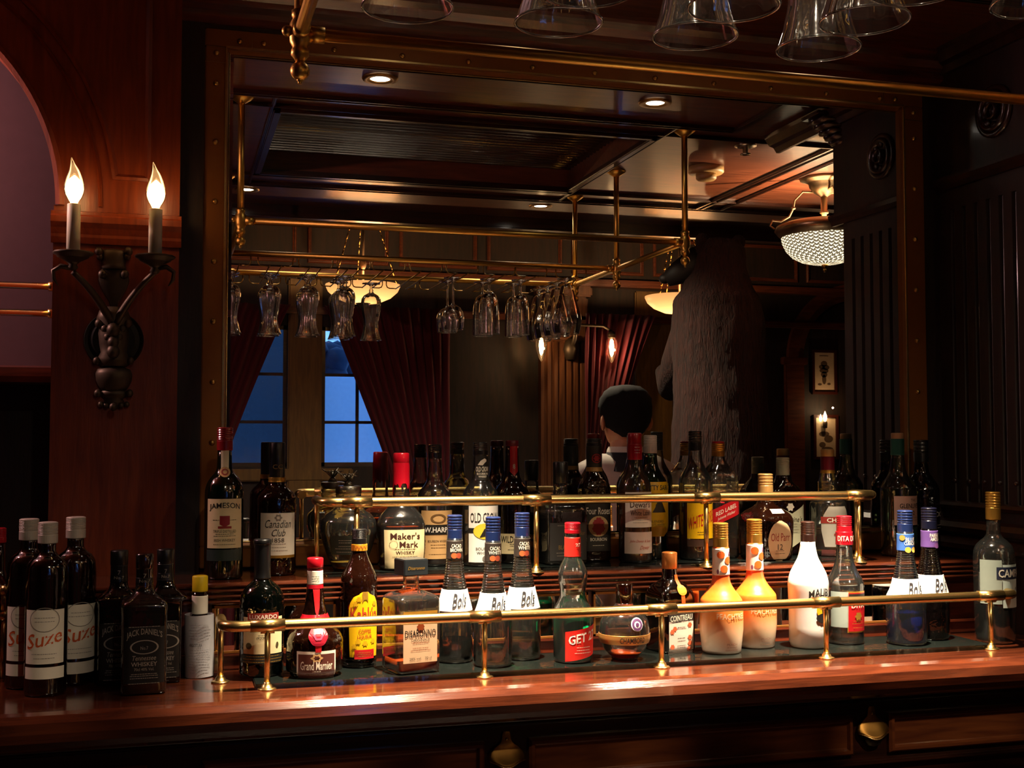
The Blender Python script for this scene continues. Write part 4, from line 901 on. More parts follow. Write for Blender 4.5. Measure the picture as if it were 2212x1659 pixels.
l = b.patch('label', 1150, 1193, .95, CREAM); b.text(l, [('WILD TURKEY', 1162, 14, .88, .02), ], INK); b.lines(l, [1172, 1176, 1184], INK, .5); b.fill(1100, liquid('red_bourbon', '#5a1408', .3))
b = B('whisky_bottle', 'square clear bottle with black cap and large dark grey label on upper shelf', 1211, -.108, ZV, [(1042, 15.5), (1066, 16.5), (1074, 22), (1084, 35), (1094, 44), (1104, 47), (1221, 47)], CLEAR, n=7, rot=4)
b.cap(997, 1044, 16.5, BLKC, 0); l = b.patch('label', 1126, 1206, .90, pmat('graphite_label', '#2a2a2a', .5)); b.text(l, [('Johnnie Walker', 1150, 12, .5, .01, .2, .28), ('BLACK', 1178, 9, .3, .03, 0, -.2)], pmat('dull_gold_ink', '#7a6030', .5)); b.lines(l, [1132, 1190, 1196], pmat('grey_ink', '#8f857a', .5), .7); b.fill(1122, L_DK)
b = B('whisky_bottle', 'dark bottle with a black label showing a red rose cluster in a gold circle', 1284, -.080, ZV, [(1008, 16), (1018, 17), (1028, 21), (1042, 29), (1056, 33), (1219, 33)], BROWN_G, n=4, dep=.8, rot=0)
b.cap(947, 963, 16.5, BLKC, 2); nb = b.band('neck_label', 963, 1009, pmat('black_label', '#15130f', .5), .0009, hw=16); b.disc('neck_ring', 990, 10, pmat('rose_red', '#a8242c', .5), 0, .0016, parent=nb, ring=.8); b.disc('neck_rose', 990, 6, pmat('rose_red', '#a8242c', .5), 0, .0018, parent=nb, star=.2); b.band('neck_ring', 1009, 1018, TANC, .0009)
l = b.patch('label', 1087, 1188, .88, pmat('black_label', '#15130f', .5)); b.text(l, [('Four Roses', 1102, 15, .80, .03), ('BOURBON', 1163, 7, .55, .03)], IVORY); d = b.disc('gold_circle', 1135, 22, pmat('pale_gold', '#d8b078', .5), 0, .0012, parent=l)
for xx, yy in ((-.16, 1128), (.16, 1128), (-.2, 1140), (.2, 1140), (0, 1134), (0, 1147), (0, 1123)): b.disc('rose_mark', yy, 7, pmat('rose_red', '#a8242c', .5), xx, .0017, parent=l, star=.15)
b.lines(l, [1176], IVORY, .5)
b = B('whisky_bottle', 'green glass bottle with white cap and yellow label, half behind the red-capped bottle', 1406, -.052, ZV, [(978, 14), (1000, 15.5), (1018, 22), (1034, 32), (1050, 38), (1215, 38)], GREEN_G, rot=0)
b.cap(940, 979, 14.5, WHC, 4); l = b.patch('label', 1040, 1156, .95, pmat('yellow_label', '#e8b800', .45), 0, shape=lambda v: 1 if v < .75 else math.sqrt(max(.02, 1-((v-.75)*3.6)**2))); b.text(l, [('CUTTY SARK', 1052, 11, .85, .03, 0, 0), ('BLENDED', 1124, 5, .4), ('SCOTS WHISKY', 1131, 5, .5)], INK); b.poly('ship_mark', [(-.3, 1105), (.55, 1105), (.4, 1098), (.3, 1085), (.1, 1078), (-.1, 1088), (-.15, 1098)], INK, .0014, parent=l); b.fill(1100, liquid('green_seen_spirit', '#0c2a16', .55))
b = B('whisky_bottle', 'red-capped bottle with two white labels, in front of the green bottle', 1372, -.132, ZV, [(990, 14.5), (1006, 16.5), (1020, 22), (1036, 31), (1052, 35.5), (1225, 35.5)], CLEAR, rot=0)
b.cap(935, 960, 15, REDC, 0); nb = b.band('neck_foil', 959, 993, REDC, .001, hw=15); b.lines(nb, [966, 972, 978], IVORY, .2, off=.002)
l = b.patch('label', 1062, 1137, .98, IVORY); b.text(l, [("Dewar's", 1088, 14, .66, .02), ('White Label', 1106, 11, .64, .01)], pmat('brown_ink', '#3a1c10', .5)); b.lines(l, [1097, 1116, 1121, 1127], pmat('grey_ink', '#8f857a', .5), .55); q = b.patch('lower_label', 1147, 1193, 1.05, pmat('pinkish_label', '#d8bfae', .6)); b.text(q, [('John Dewar & Sons', 1167, 7, .7, 0, .4), ('Dewar', 1180, 8, .35, 0, .6, .25)], pmat('brick_ink', '#b03414', .5)); b.fill(1060, L_AMB)
b = B('whisky_bottle', 'round-shouldered bottle with black cap and yellow label slanted with red letters', 1503, -.110, ZV, [(972, 14), (995, 16), (1008, 21), (1022, 29), (1036, 35), (1052, 36), (1222, 36)], CLEAR, rot=4)
b.cap(931, 974, 14.5, BLKC, 4); l = b.patch('label', 1085, 1161, 1.0, pmat('yellow_label', '#e8b800', .45)); b.text(l, [('WHITE HORSE', 1120, 26, .9, .0, .1)], RED, slant=.3); b.lines(l, [1147, 1152], INK, .5); b.patch('lower_label', 1163, 1178, 1.0, pmat('dark_brown_label', '#3a2014', .5)); b.fill(1100, L_AMB)
b = B('whisky_bottle', 'square clear bottle with red-topped gold cap and slanted red label', 1553, -.088, ZV, [(984, 14), (998, 17), (1012, 24), (1026, 32), (1042, 35), (1218, 35)], CLEAR, n=6, rot=2)
b.cap(953, 958, 13.5, REDC); b.cap(957, 986, 14.2, GOLDC, 3, 'cap_sleeve'); l = b.patch('label', 1086, 1122, .92, RED, slant=.42); b.text(l, [('RED LABEL', 1099, 9, .68, .02, 0, 0), ('Johnnie Walker', 1112, 8, .6, 0, .3)], IVORY, slant=.42); b.fill(1185, L_AMB)
b = B('whisky_bottle', 'square brown bottle with tan cap and large oval cream label', 1655, -.155, ZV, [(1066, 16), (1082, 17.5), (1094, 25), (1104, 37), (1114, 45), (1126, 48), (1216, 45)], BROWN_G, n=5, rot=7)
b.cap(1023, 1067, 16, TANC, 3); l = b.patch('label', 1122, 1210, .66, pmat('tan_oval_label', '#cdb58c', .6), .08, shape=lambda v: math.sqrt(max(.01, 1-(2*v-1)**2))); b.text(l, [('Old Parr', 1157, 17, .52, .01, 0, .08)], pmat('brick_red', '#8e2a22', .5)); b.text(l, [('12', 1178, 12, .14, .01, 0, .08)], INK, name='number'); b.lines(l, [1186, 1192], INK, .3, .08); b.patch('shoulder_label', 1098, 1107, .34, IVORY, .1)
b = B('whisky_bottle', 'flat brown bottle with ribbed pale cap and chevron-shaped cream label', 1693, -.062, ZV, [(1026, 15), (1036, 18), (1048, 27), (1060, 36), (1072, 40), (1213, 40)], BROWN_G, n=4, dep=.7, rot=3)
b.cap(988, 1028, 14.2, pmat('pale_green_cap', '#c4c4a4', .4), 5); l = b.poly('label', [(-.9, 1089), (0.1, 1108), (.95, 1088), (.95, 1160), (.1, 1180), (-.9, 1160)], pmat('pale_green_label', '#d0cfae', .6), .0009); b.text(l, [("Ballantine's", 1120, 12, .72, 0, .4)], INK, .0015); b.disc('red_seal', 1170, 9, RED, -.25, .0016, parent=l); b.disc('crest', 1094, 8, IVORY, 0, .001, star=.2); b.lines(l, [1130, 1136, 1142, 1148], pmat('grey_ink', '#8f857a', .5), .5, off=.0014)
b.patch('back_label', 1086, 1150, 1.2, IVORY, 4.1)
b = B('whisky_bottle', 'clear bottle with burgundy foil neck and silver shield label crossed by red', 1790, -.105, ZV, [(1014, 14), (1030, 17), (1044, 20), (1058, 19), (1072, 26), (1086, 38), (1100, 40), (1213, 40)], CLEAR, rot=3)
b.cap(970, 987, 14.5, TANC); b.band('neck_foil', 986, 1016, pmat('burgundy_foil', '#6a0c24', .35, .2), .001, hw=13.5); b.band('neck_ring', 1015, 1022, GOLDC, .0012, hw=14)
l = b.patch('label', 1092, 1178, .9, pmat('silver_label', '#b4b0a4', .5, .3), -.05, shape=lambda v: .55+.45*math.sin(PI*min(1, v*2.2)/2) if v < .45 else 1-.5*max(0, v-.6)); q = b.patch('red_band', 1114, 1128, .92, pmat('brick_red', '#8e2a22', .5), -.05, off=.0012, parent=l); b.text(q, [('CHIVAS', 1121, 9, .6, .04, 0, -.05)], IVORY, .0018, name='band_lettering'); b.poly('sword_mark', [(-.3, 1150), (.35, 1138), (.36, 1142), (-.28, 1154)], pmat('brick_red', '#8e2a22', .5), .0015, parent=l); b.disc('knot_mark', 1145, 8, pmat('brick_red', '#8e2a22', .5), .1, .0016, parent=l, ring=.6)
q = b.patch('lower_label', 1184, 1200, .9, pmat('maroon_label', '#54201c', .5), -.05); b.text(q, [('XII', 1192, 8, .26, .02)], TAN); b.fill(1190, L_YEL)
b = B('whisky_bottle', 'greenish bottle with teal neck and pale pink label, right of the upper rail', 1942, -.112, ZU, [(980, 13.5), (1000, 15), (1018, 18), (1030, 23), (1042, 32), (1056, 38), (1218, 38)], GTINT, rot=8)
b.cap(935, 949, 13.2, pmat('cork_cap', '#d0ae84', .5)); b.band('neck_foil', 948, 983, pmat('teal_foil', '#1f6a64', .4), .001, hw=12.8)
l = b.patch('label', 1070, 1132, .95, pmat('blush_label', '#e0c6ba', .6), .0); b.text(l, [('THE', 1079, 6, .2, 0, 0, .2), ('GLENLIVET', 1091, 10, .7, .03, 0, .05), ('12', 1106, 9, .14, .02, 0, .15)], INK); b.disc('teal_seal', 1040, 9, pmat('olive_seal', '#3c4424', .5), .45, .0012); b.lines(l, [1116, 1122], pmat('grey_ink', '#8f857a', .5), .4, .2)
b.patch('lower_label', 1136, 1172, .9, pmat('dark_teal_label', '#123a34', .5), .2); b.fill(1150, L_AMB)
b = B('whisky_bottle', 'black bottle with black cap and white printed letters, rightmost on the upper shelf', 1993, -.072, ZU, [(997, 14), (1018, 16), (1032, 24), (1046, 33), (1060, 37), (1213, 37)], BLKG, rot=8)
b.cap(950, 998, 15.5, BLKC, 3); b.text(b.body, [('BARDOC', 1109, 11, .9, .01, 0, .2)], pmat('pale_ink', '#a8a094', .5), .0008); b.lines(b.body, [1132, 1138], pmat('pale_ink', '#a8a094', .5), .5, .4)
#PART3
# ---------------------------------------------------------------- HANGING BRASS RACK
ZR = 2.091; RX0, RX1 = .18, 1.516; RY0, RY1, RY2 = -.796, -1.385, -1.84
rack = thing('glass_rack', 'large ceiling-hung brass rack of tubes with wire runners for stemmed glasses', 'glass rack', (RX0, RY0, ZR))
def rk(nm, bm, par=None, mat=RACKB): o = obj(nm, bm, mat, par or rack); (setattr(o, 'location', -rack.location) if par is None else None); return o
for a, b_ in (((RX0, RY0), (RX1, RY0)), ((RX0, RY0), (RX0, RY2)), ((RX1, RY0), (RX1, RY2)), ((RX0, RY1), (RX1, RY1)), ((RX0, RY2), (RX1, RY2))):
    bm = NB(); tube(bm, [(a[0], a[1], ZR), (b_[0], b_[1], ZR)], .0095, 20); rk('bar', bm)
for x, y in ((RX0, RY0), (RX1, RY0), (RX1, RY1), (RX1, RY2), (RX0, RY2)):
    bm = NB(); tube(bm, [(x, y, ZR), (x, y, ZCEIL)], .0092, 18); p = rk('post', bm)
    bm = NB(); lathe(bm, [(.010, -.02), (.022, -.012), (.034, -.003), (.034, 0)], (x, y, ZCEIL), 24); obj('ceiling_flange', bm, RACKB, p)
    j = NB(); lathe(j, [(.0105, .032), (.013, .034), (.013, .026), (.011, .022), (.0155, .014), (.0165, 0), (.0155, -.014), (.011, -.022), (.0135, -.026), (.0135, -.034), (.0095, -.038), (.006, -.044)][::-1], (x, y, ZR), 24)
    sx = 1 if x < 1 else -1
    tube(j, [(x+sx*.012, y, ZR), (x+sx*.036, y, ZR)], .0125, 18); tube(j, [(x, y-.012, ZR), (x, y-.032, ZR)] if y > RY2 else [(x, y+.012, ZR), (x, y+.032, ZR)], .0125, 18)
    if x < 1: ball(j, (x-.019, y, ZR+.002), .0085)
    rk('joint', j)
    j = NB(); ball(j, (x, y, ZR-.057), .0145, 1, 24); lathe(j, [(.0035, -.002), (.0022, 0), (.004, .002), (.0055, .006)], (x, y, ZR-.075), 12); rk('finial', j)
SLOTS = [.19, .325, .456, .582, .70, .827, .953, 1.084, 1.20, 1.345]
WZ = 2.052
WIRE = pmat('hanger_wire', '#a07c3c', .3, 1)
for xs_ in SLOTS:
    for s in (-1, 1):
        bm = NB(); xo = xs_+s*.056; xi = xs_+s*.019
        for y in (RY1, RY2):
            tube(bm, [(xo, y, ZR-.006), (xo, y, WZ+.012), (xo-s*.004, y, WZ+.003), (xo-s*.012, y, WZ), (xi, y, WZ)], .0022, 8)
        tube(bm, [(xi, RY1+.01, WZ), (xi, RY2-.01, WZ)], .0022, 8); rk('glass_hanger', bm, None, WIRE)
# glasses hang upside down by their feet; z=0 is the top face of the foot on the wires
def hung(name, label, prof, fluted, grp, loc, seg=60):
    t = thing(name, label, 'glass', loc, random.uniform(0, 3), grp)
    foot = [(.001, 0), (prof['foot'], -.0005), (prof['foot'], -.003), (.010, -.007), (.0045, -.012)]
    bm = NB(); lathe(bm, [(r, z) for r, z in foot] + [(r, z) for r, z in prof['stem']], (0, 0, .0052), 32, close=False); obj('foot_and_stem', bm, STEM, t)
    bm = NB(); lathe(bm, prof['bowl'], (0, 0, .0052), seg, close=False, wav=fluted, nw=10); obj('bowl', bm, STEM, t)
    bm = NB(); r, z = prof['bowl'][-1]; tube(bm, [(r*math.cos(a), r*math.sin(a), z+.0052) for a in [2*PI*k/40 for k in range(41)]], .0012, 8, False); obj('rim', bm, STEM, t)
    return t
HUR = dict(foot=.033, stem=[(.0045, -.02), (.008, -.026), (.0075, -.032), (.012, -.038)], bowl=[(.0005, -.036), (.013, -.038), (.026, -.046), (.0345, -.058), (.037, -.074), (.0355, -.095), (.031, -.118), (.0275, -.138), (.0265, -.152), (.0285, -.172), (.033, -.192), (.0385, -.208)])
WIN = dict(foot=.033, stem=[(.0034, -.03), (.003, -.06), (.0036, -.088), (.008, -.098)], bowl=[(.0005, -.096), (.012, -.098), (.027, -.108), (.0365, -.124), (.040, -.142), (.039, -.160), (.036, -.178), (.0345, -.186)])
GOB = dict(foot=.033, stem=[(.0040, -.024), (.0038, -.036), (.007, -.046)], bowl=[(.0005, -.045), (.012, -.047), (.024, -.058), (.031, -.076), (.034, -.098), (.0355, -.125), (.0365, -.15), (.037, -.196)])
GO2 = dict(foot=.033, stem=[(.0040, -.026), (.0038, -.040), (.007, -.050)], bowl=[(.0005, -.049), (.011, -.051), (.022, -.062), (.028, -.080), (.030, -.105), (.0305, -.135), (.0315, -.16), (.032, -.196)])
BRA = dict(foot=.034, stem=[(.0045, -.012), (.006, -.018)], bowl=[(.0005, -.018), (.012, -.021), (.022, -.032), (.027, -.05), (.033, -.075), (.043, -.105), (.051, -.135), (.053, -.155), (.049, -.178), (.044, -.196)])
GH = 'flared glasses hanging upside down from the brass rack'
first = {}
HL = {(.19, 0): 'flared glass hanging leftmost on the rack, cut off by the mirror edge', (.325, 0): 'flared glass hanging alone at the top edge, left of the others', (.325, 1): 'flared glass right behind the one hanging alone at the top',
      (.456, 0): 'leftmost whole rim of the flared glasses hanging at the upper right', (.456, 1): 'flared glass cut by the top edge, between the two whole rims',
      (.582, 0): 'lowest flared glass of the upper right group, whole rim in view', (.582, 1): 'flared glass overlapping the lowest one from the right', (.582, 2): 'flared glass showing only its rim, right of the overlapping pair',
      (.70, 2): 'flared glass at the upper right corner of the photo, only its rim showing', (.19, 1): 'flared glass behind the leftmost one on the rack'}
for x, ys in ((.19, (0, 1)), (.325, (0, 1)), (.456, (0, 1)), (.582, (0, 1, 2)), (.70, (2,))):
    for q in ys:
        loc = (x, -1.597-.078*q, WZ+.0)
        if 'h' not in first: first['h'] = hung('hurricane_glass', HL[(x, q)], HUR, .022, GH, loc)
        else: c = copy_tree(first['h'], None, loc, HL[(x, q)]); c.rotation_euler = (0, 0, random.uniform(0, 3))
for nm, P_, x, n, fl, lab in (('wine_glass', WIN, .953, 2, 0, 'long stemmed round wine glass hanging mid rack in the mirror'), ('goblet', GOB, 1.084, 2, .012, 'larger goblet hanging beside the round wine glass in the mirror'),
                          ('goblet', GO2, 1.20, 2, .012, 'slimmer goblet hanging beside the brandy glasses in the mirror'), ('brandy_glass', BRA, 1.345, 4, .02, 'wide brandy glass hanging in the right-hand cluster in the mirror')):
    for q in range(n):
        loc = (x, -(1.52 if nm != 'brandy_glass' else 1.435)-(.09 if nm != 'brandy_glass' else .109)*q, WZ)
        nn_ = ('front', 'rear', 'third', 'rearmost')[q]; l2 = lab.replace(' hanging', ', %s of its runner, hanging' % nn_, 1)
        if q == 0: f0 = hung(nm, l2, P_, fl, None, loc); f0['group'] = 'glasses of one kind hanging in runner at %s' % nm.replace('_', ' ')
        else: copy_tree(f0, None, loc, l2)
# ---------------------------------------------------------------- CEILING FITTINGS
t = thing('added_alcove_lamp', 'small brass fill lamp, added out of view under the crown of the arched alcove', 'lamp', (-.95, -.02, 2.283))  # invented fixture, unseen, housing the added alcove fill light
bm = NB(); lathe(bm, [(.034, .012), (.036, -.006), (.030, -.014), (.024, -.012), (.023, -.004)], seg=24); obj('housing', bm, BRASS_D, t)
bm = NB(); lathe(bm, [(.0005, -.008), (.0225, -.008)], seg=24, close=False); obj('lens', bm, emat('alcove_fill_lens', '#ffe0d0', 4), t)
first = None
DL = ['recessed ceiling downlight over the left half of the counter, seen in the mirror', 'recessed ceiling downlight over the right half of the counter, seen in the mirror', 'recessed ceiling downlight beyond the rack near its right posts, seen in the mirror', 'small recessed ceiling downlight beyond the rack beside the left post, seen in the mirror']
for i, (x, y, p) in enumerate(DOWN):
    if first is None:
        t = thing('ceiling_downlight', DL[0], 'ceiling light', (x, y, ZCEIL), 0, 'recessed downlights in the bar ceiling')
        bm = NB(); lathe(bm, [(.026, -.0015), (.027, -.004), (.046, -.005), (.048, -.001)], seg=32, close=False); obj('trim_ring', bm, BRASS_D, t)
        bm = NB(); lathe(bm, [(.0005, -.0008), (.0265, -.0008)], seg=28, close=False); obj('lens', bm, emat('downlight_lens', '#fff0dc', 30), t); first = t
    else: copy_tree(first, None, (x, y, ZCEIL), DL[i])
t = thing('sprinkler_head', 'small round chrome sprinkler on the ceiling near the domed lamp', 'sprinkler', (1.786, -.919, ZCEIL))
bm = NB(); lathe(bm, [(.036, 0), (.036, -.003), (.022, -.007), (.010, -.009)], seg=24); obj('plate', bm, pmat('chrome', '#b8a894', .25, 1), t)
bm = NB(); lathe(bm, [(.010, -.008), (.009, -.024), (.017, -.027), (.017, -.030), (.002, -.031)], seg=16); obj('nozzle', bm, pmat('chrome', '#b8a894', .25, 1), t)
t = thing('smoke_detector', 'cream smoke detector on the ceiling beside the right rack post', 'smoke detector', (1.796, -1.239, ZCEIL))
bm = NB(); lathe(bm, [(.062, 0), (.062, -.018), (.056, -.024), (.03, -.025)], seg=30); obj('base', bm, pmat('aged_cream', '#b08a54', .5), t)
bm = NB(); lathe(bm, [(.036, -.024), (.036, -.040), (.03, -.046), (.002, -.047)], seg=24); obj('sensor', bm, pmat('aged_cream', '#b08a54', .5), t)
# domed ceiling lamp with fish-scale glass
LX, LY = 2.283, -1.28
t = thing('ceiling_lamp', 'bright domed lamp of scaled glass with scrolled arms, right in the mirror', 'lamp', (LX, LY, ZCEIL))
bm = NB(); lathe(bm, [(.085, 0), (.085, -.008), (.07, -.012), (.055, -.02), (.052, -.035), (.035, -.055), (.018, -.065), (.012, -.07)][::-1], seg=30); obj('canopy', bm, pmat('pale_metal', '#9c8468', .3, .9), t)
bm = NB(); lathe(bm, [(.012, -.066), (.012, -.12), (.016, -.124), (.016, -.13), (.009, -.134), (.009, -.165)][::-1], seg=18); obj('stem', bm, pmat('pale_metal', '#9c8468', .3, .9), t)
bm = NB(); lathe(bm, [(.135, -.168), (.14, -.165), (.172, -.178), (.178, -.192), (.168, -.205), (.150, -.222), (.132, -.228)], seg=44, close=False); obj('rim', bm, pmat('pale_metal', '#9c8468', .3, .9), t)
m, nt, b_ = newmat('fish_scale_glass')
tc = nt.nodes.new('ShaderNodeTexCoord'); sp = nt.nodes.new('ShaderNodeSeparateXYZ'); nt.links.new(tc.outputs['UV'], sp.inputs[0])
def N(op, a, b2=None, c=None):
    nd = nt.nodes.new('ShaderNodeMath'); nd.operation = op
    for i_, v in enumerate((a, b2, c)):
        if v is None: continue
        if isinstance(v, (int, float)): nd.inputs[i_].default_value = v
        else: nt.links.new(v, nd.inputs[i_])
    return nd.outputs[0]
U_, V_ = N('MULTIPLY', sp.outputs[0], 26.0), N('MULTIPLY', sp.outputs[1], 9.0)
def ringd(off):
    uu = N('SUBTRACT', N('FRACT', N('ADD', U_, off)), .5); vv = N('FRACT', N('ADD', V_, off)); r2 = N('SQRT', N('ADD', N('MULTIPLY', uu, uu), N('MULTIPLY', N('MULTIPLY', vv, vv), .25)))
    return N('LESS_THAN', N('ABSOLUTE', N('SUBTRACT', r2, .45)), .085)
ln = N('MINIMUM', N('ADD', ringd(0.0), ringd(.5)), 1.0)
es = N('MULTIPLY', N('SUBTRACT', 1.0, N('MULTIPLY', ln, .93)), 2.8)
b_.inputs['Base Color'].default_value = (.12, .10, .07, 1); b_.inputs['Emission Color'].default_value = lin('#ffe8bc'); nt.links.new(es, b_.inputs['Emission Strength'])
bm = NB(); pr = [(.155, -.215), (.150, -.240), (.138, -.265), (.115, -.290), (.085, -.306), (.05, -.315), (.012, -.318)]; lathe(bm, pr, seg=48, close=False)
uvl = bm.loops.layers.uv.new('UVMap')
for f in bm.faces:
    us = [(math.atan2(l.vert.co.y, l.vert.co.x)/(2*PI)) % 1 for l in f.loops]; wrap = max(us)-min(us) > .5
    for l, u in zip(f.loops, us): l[uvl].uv = (u+1 if wrap and u < .5 else u, (l.vert.co.z+.318)/.103)
obj('dome', bm, m, t)
bm = NB(); ball(bm, (0, 0, -.322), .012); lathe(bm, [(.004, -.345), (.007, -.338), (.004, -.33)], seg=12); obj('finial', bm, BRASS_D, t)
for k in range(3):
    a = math.radians(215+120*k); ca, sa = math.cos(a), math.sin(a); P = [(.035, -.05), (.075, -.045), (.105, -.075), (.110, -.105), (.125, -.135), (.155, -.150), (.185, -.145), (.195, -.165), (.178, -.178)]
    bm = NB(); tube(bm, [(r*ca, r*sa, z) for r, z in P], .004, 8); ball(bm, (P[3][0]*ca, P[3][0]*sa, P[3][1]), .009, .6); obj('arm', bm, pmat('pale_metal', '#9c8468', .3, .9), t)
lamp('POINT', 'dome_lamp_glow', (LX+.03, LY, ZCEIL-.225), 55, (1, .72, .42), .01)
# amber bowl pendants
def pendant(x, y, z, r, label):
    t = thing('bowl_pendant', label, 'lamp', (x, y, z), 0, 'amber glass bowl pendants in the hall')
    bm = NB(); lathe(bm, [(r*.12, -r*.40), (r*.45, -r*.37), (r*.75, -r*.24), (r*.93, -r*.08), (r, .012), (r*1.0, .018)], seg=40, close=False)
    m = MATS.get('amber_bowl')
    if not m:
        m, nt, b = newmat('amber_bowl'); b.inputs['Base Color'].default_value = lin('#d9a468'); b.inputs['Roughness'].default_value = .4
        tc = nt.nodes.new('ShaderNodeTexCoord'); sp = nt.nodes.new('ShaderNodeVectorMath'); sp.operation = 'LENGTH'; mp = nt.nodes.new('ShaderNodeMapping'); mp.inputs['Scale'].default_value = (1, 1, 0)
        nt.links.new(tc.outputs['Object'], mp.inputs[0]); nt.links.new(mp.outputs[0], sp.inputs[0]); r_ = nt.nodes.new('ShaderNodeMapRange'); r_.inputs['From Min'].default_value = .02; r_.inputs['From Max'].default_value = .19; r_.inputs['To Min'].default_value = 5; r_.inputs['To Max'].default_value = .7
        nt.links.new(sp.outputs['Value'], r_.inputs['Value']); nt.links.new(r_.outputs[0], b.inputs['Emission Strength']); b.inputs['Emission Color'].default_value = lin('#ffb468'); MATS['amber_bowl'] = m
    obj('bowl', bm, m, t)
    bm = NB(); lathe(bm, [(.008, -r*.55), (.014, -r*.50), (.02, -r*.44), (r*.2, -r*.40), (r*.22, -r*.385)], seg=20); obj('finial', bm, IRON, t)
    bm = NB(); tube(bm, [(0, 0, .02), (0, 0, .45)], .006, 8); lathe(bm, [(.02, .42), (.05, .47), (.055, 2.95-z)], seg=20) ; ball(bm, (0, 0, .12), .016, 2); obj('stem', bm, IRON, t)
    for k in range(3):
        a = 2*PI*k/3+.5; bm = NB(); P = [Vector((r*.96*math.cos(a)*(1-f)+.03*math.cos(a)*f, r*.96*math.sin(a)*(1-f)+.03*math.sin(a)*f, .015+.42*f)) for f in [q/10 for q in range(11)]]
        for q in range(10):
            tube(bm, [P[q], P[q]*.35+P[q+1]*.65], .0042 if q % 2 else .0028, 6)
            tube(bm, [P[q]*.35+P[q+1]*.65, P[q+1]], .0018, 6)
        obj('chain', bm, BRASS, t)
    lamp('POINT', 'pendant_glow', (x+.03, y, z-.0), 20, (1, .60, .28), .01)
pendant(.862, -3.0, 2.195, .175, 'amber bowl lamp on chains behind the hanging glasses in the mirror')
pendant(2.47, -3.0, 2.195, .175, 'amber bowl lamp showing only a tip beside the bear in the mirror')
# twin-bulb bracket on the rear wall
t = thing('wall_lamp', 'dark bracket with two clear bulbs pointing down, in the middle of the mirror', 'wall lamp', (2.175, YR+.06, 2.0))
bm = NB(); tube(bm, [(-.204, .10, .10), (-.15, .12, .125), (0, .10, .13), (.15, .12, .125), (.204, .10, .10)], .008, 10); tube(bm, [(0, 0, 0), (0, .06, .05), (0, .10, .13)], .012, 10); lathe(bm, [(.03, -.06), (.045, 0), (.03, .06)], (0, .0, 0), 20); obj('bracket', bm, IRON, t)
BULBG = thin_glass('bulb_glass', '#fff2e0', '#b08a60', .8, .04, .02)
for s in (-1, 1):
    bm = NB(); lathe(bm, [(.022, .062), (.024, .085), (.012, .10)], (s*.207, .10, 0), 18); h = obj('socket', bm, IRON, t)
    bm = NB(); lathe(bm, [(.003, -.078), (.010, -.068), (.020, -.045), (.030, -.01), (.033, .02), (.030, .045), (.018, .064)], (s*.207, .10, 0), 24, close=False); obj('bulb', bm, BULBG, h)
    bm = NB(); lathe(bm, [(.002, -.045), (.010, -.03), (.014, .01), (.010, .045), (.003, .055)], (s*.207, .10, 0), 16); obj('filament', bm, emat('filament_glow', '#ffd9a0', 26), h)
lamp('POINT', 'wall_lamp_glow', (2.175-.207, YR+.20, 1.99), 3.0, (1, .62, .3), .006); lamp('POINT', 'wall_lamp_glow', (2.175+.207, YR+.20, 1.99), 3.0, (1, .62, .3), .006)
# ---------------------------------------------------------------- SCONCE ON THE PILLAR
t = thing('wall_sconce', 'bronze two-candle wall sconce with flame-tipped bulbs on the mahogany pillar', 'wall lamp', (-.108, YP0, 1.70))
SY = -.075   # how far the candles stand from the pillar (local y)
def S(px, py, d): p = at(px, py, YP0+d); return (p.x+.108, d, p.z-1.70)
def hw(px): return px*mpp(240, 700, YP0)
bm = NB()
# shaped back plate: crown, shield, lion-like mask and pendant, built as a half-relief lathe squashed to the wall
def relief(bm, prof, dx=0, dep=.5, seg=28):
    rings = []
    for py, hwp in prof:
        c = S(246+dx, py, 0); r = hw(hwp); row = []
        for k in range(seg+1):
            a = PI*k/seg; row.append(bm.verts.new((c[0]-r*math.cos(a), -r*dep*math.sin(a)-.001, c[2])))
        rings.append(row)
    for p, q in zip(rings, rings[1:]):
        for k in range(seg): f = bm.faces.new((p[k], p[k+1], q[k+1], q[k])); f.smooth = True
relief(bm, [(538, 5), (540, 20), (546, 27), (560, 25), (574, 24), (578, 26), (582, 24)], 0, .6)
relief(bm, [(582, 26), (592, 30), (606, 32), (620, 28), (636, 20), (652, 10), (668, 6)], 0, .25)
relief(bm, [(664, 20), (672, 30), (690, 36), (706, 30), (722, 33), (745, 31), (762, 28), (775, 34), (785, 32), (792, 26)], 0, .9)
relief(bm, [(794, 22), (798, 34), (808, 38), (822, 37), (834, 32), (842, 26), (846, 20)], 0, .8)
relief(bm, [(844, 24), (850, 30), (856, 26), (862, 18), (868, 22), (876, 16), (884, 6), (886, 1)], 0, .7)
for s in (-1, 1):
    for (dx, py, r, d) in ((32, 545, 9, .018), (30, 556, 7, .014), (24, 594, 9, .018), (30, 700, 10, .022), (36, 780, 8, .02), (34, 850, 8, .018), (28, 874, 6, .012), (16, 876, 6, .014), (18, 712, 9, .03), (12, 730, 9, .034)):
        c = S(246+s*dx, py, 0); ball(bm, (c[0], -d*.6, c[2]), hw(r), 1.1, 12)
for (dx, py, r) in ((0, 742, 12), (0, 716, 14), (0, 762, 14), (0, 880, 8)):
    c = S(246+dx, py, 0); ball(bm, (c[0], -.032, c[2]), hw(r), 1.1, 14)
obj('backplate', bm, IRON, t)
bm = NB()
c = S(246, 735, 0); r = hw(62); rings = []
for f, d in ((1, .001), (.97, .006), (.86, .004), (.7, .008)):
    rings.append([bm.verts.new((c[0]+r*f*math.cos(2*PI*k/36), -d, c[2]+r*1.0*f*math.sin(2*PI*k/36))) for k in range(36)])
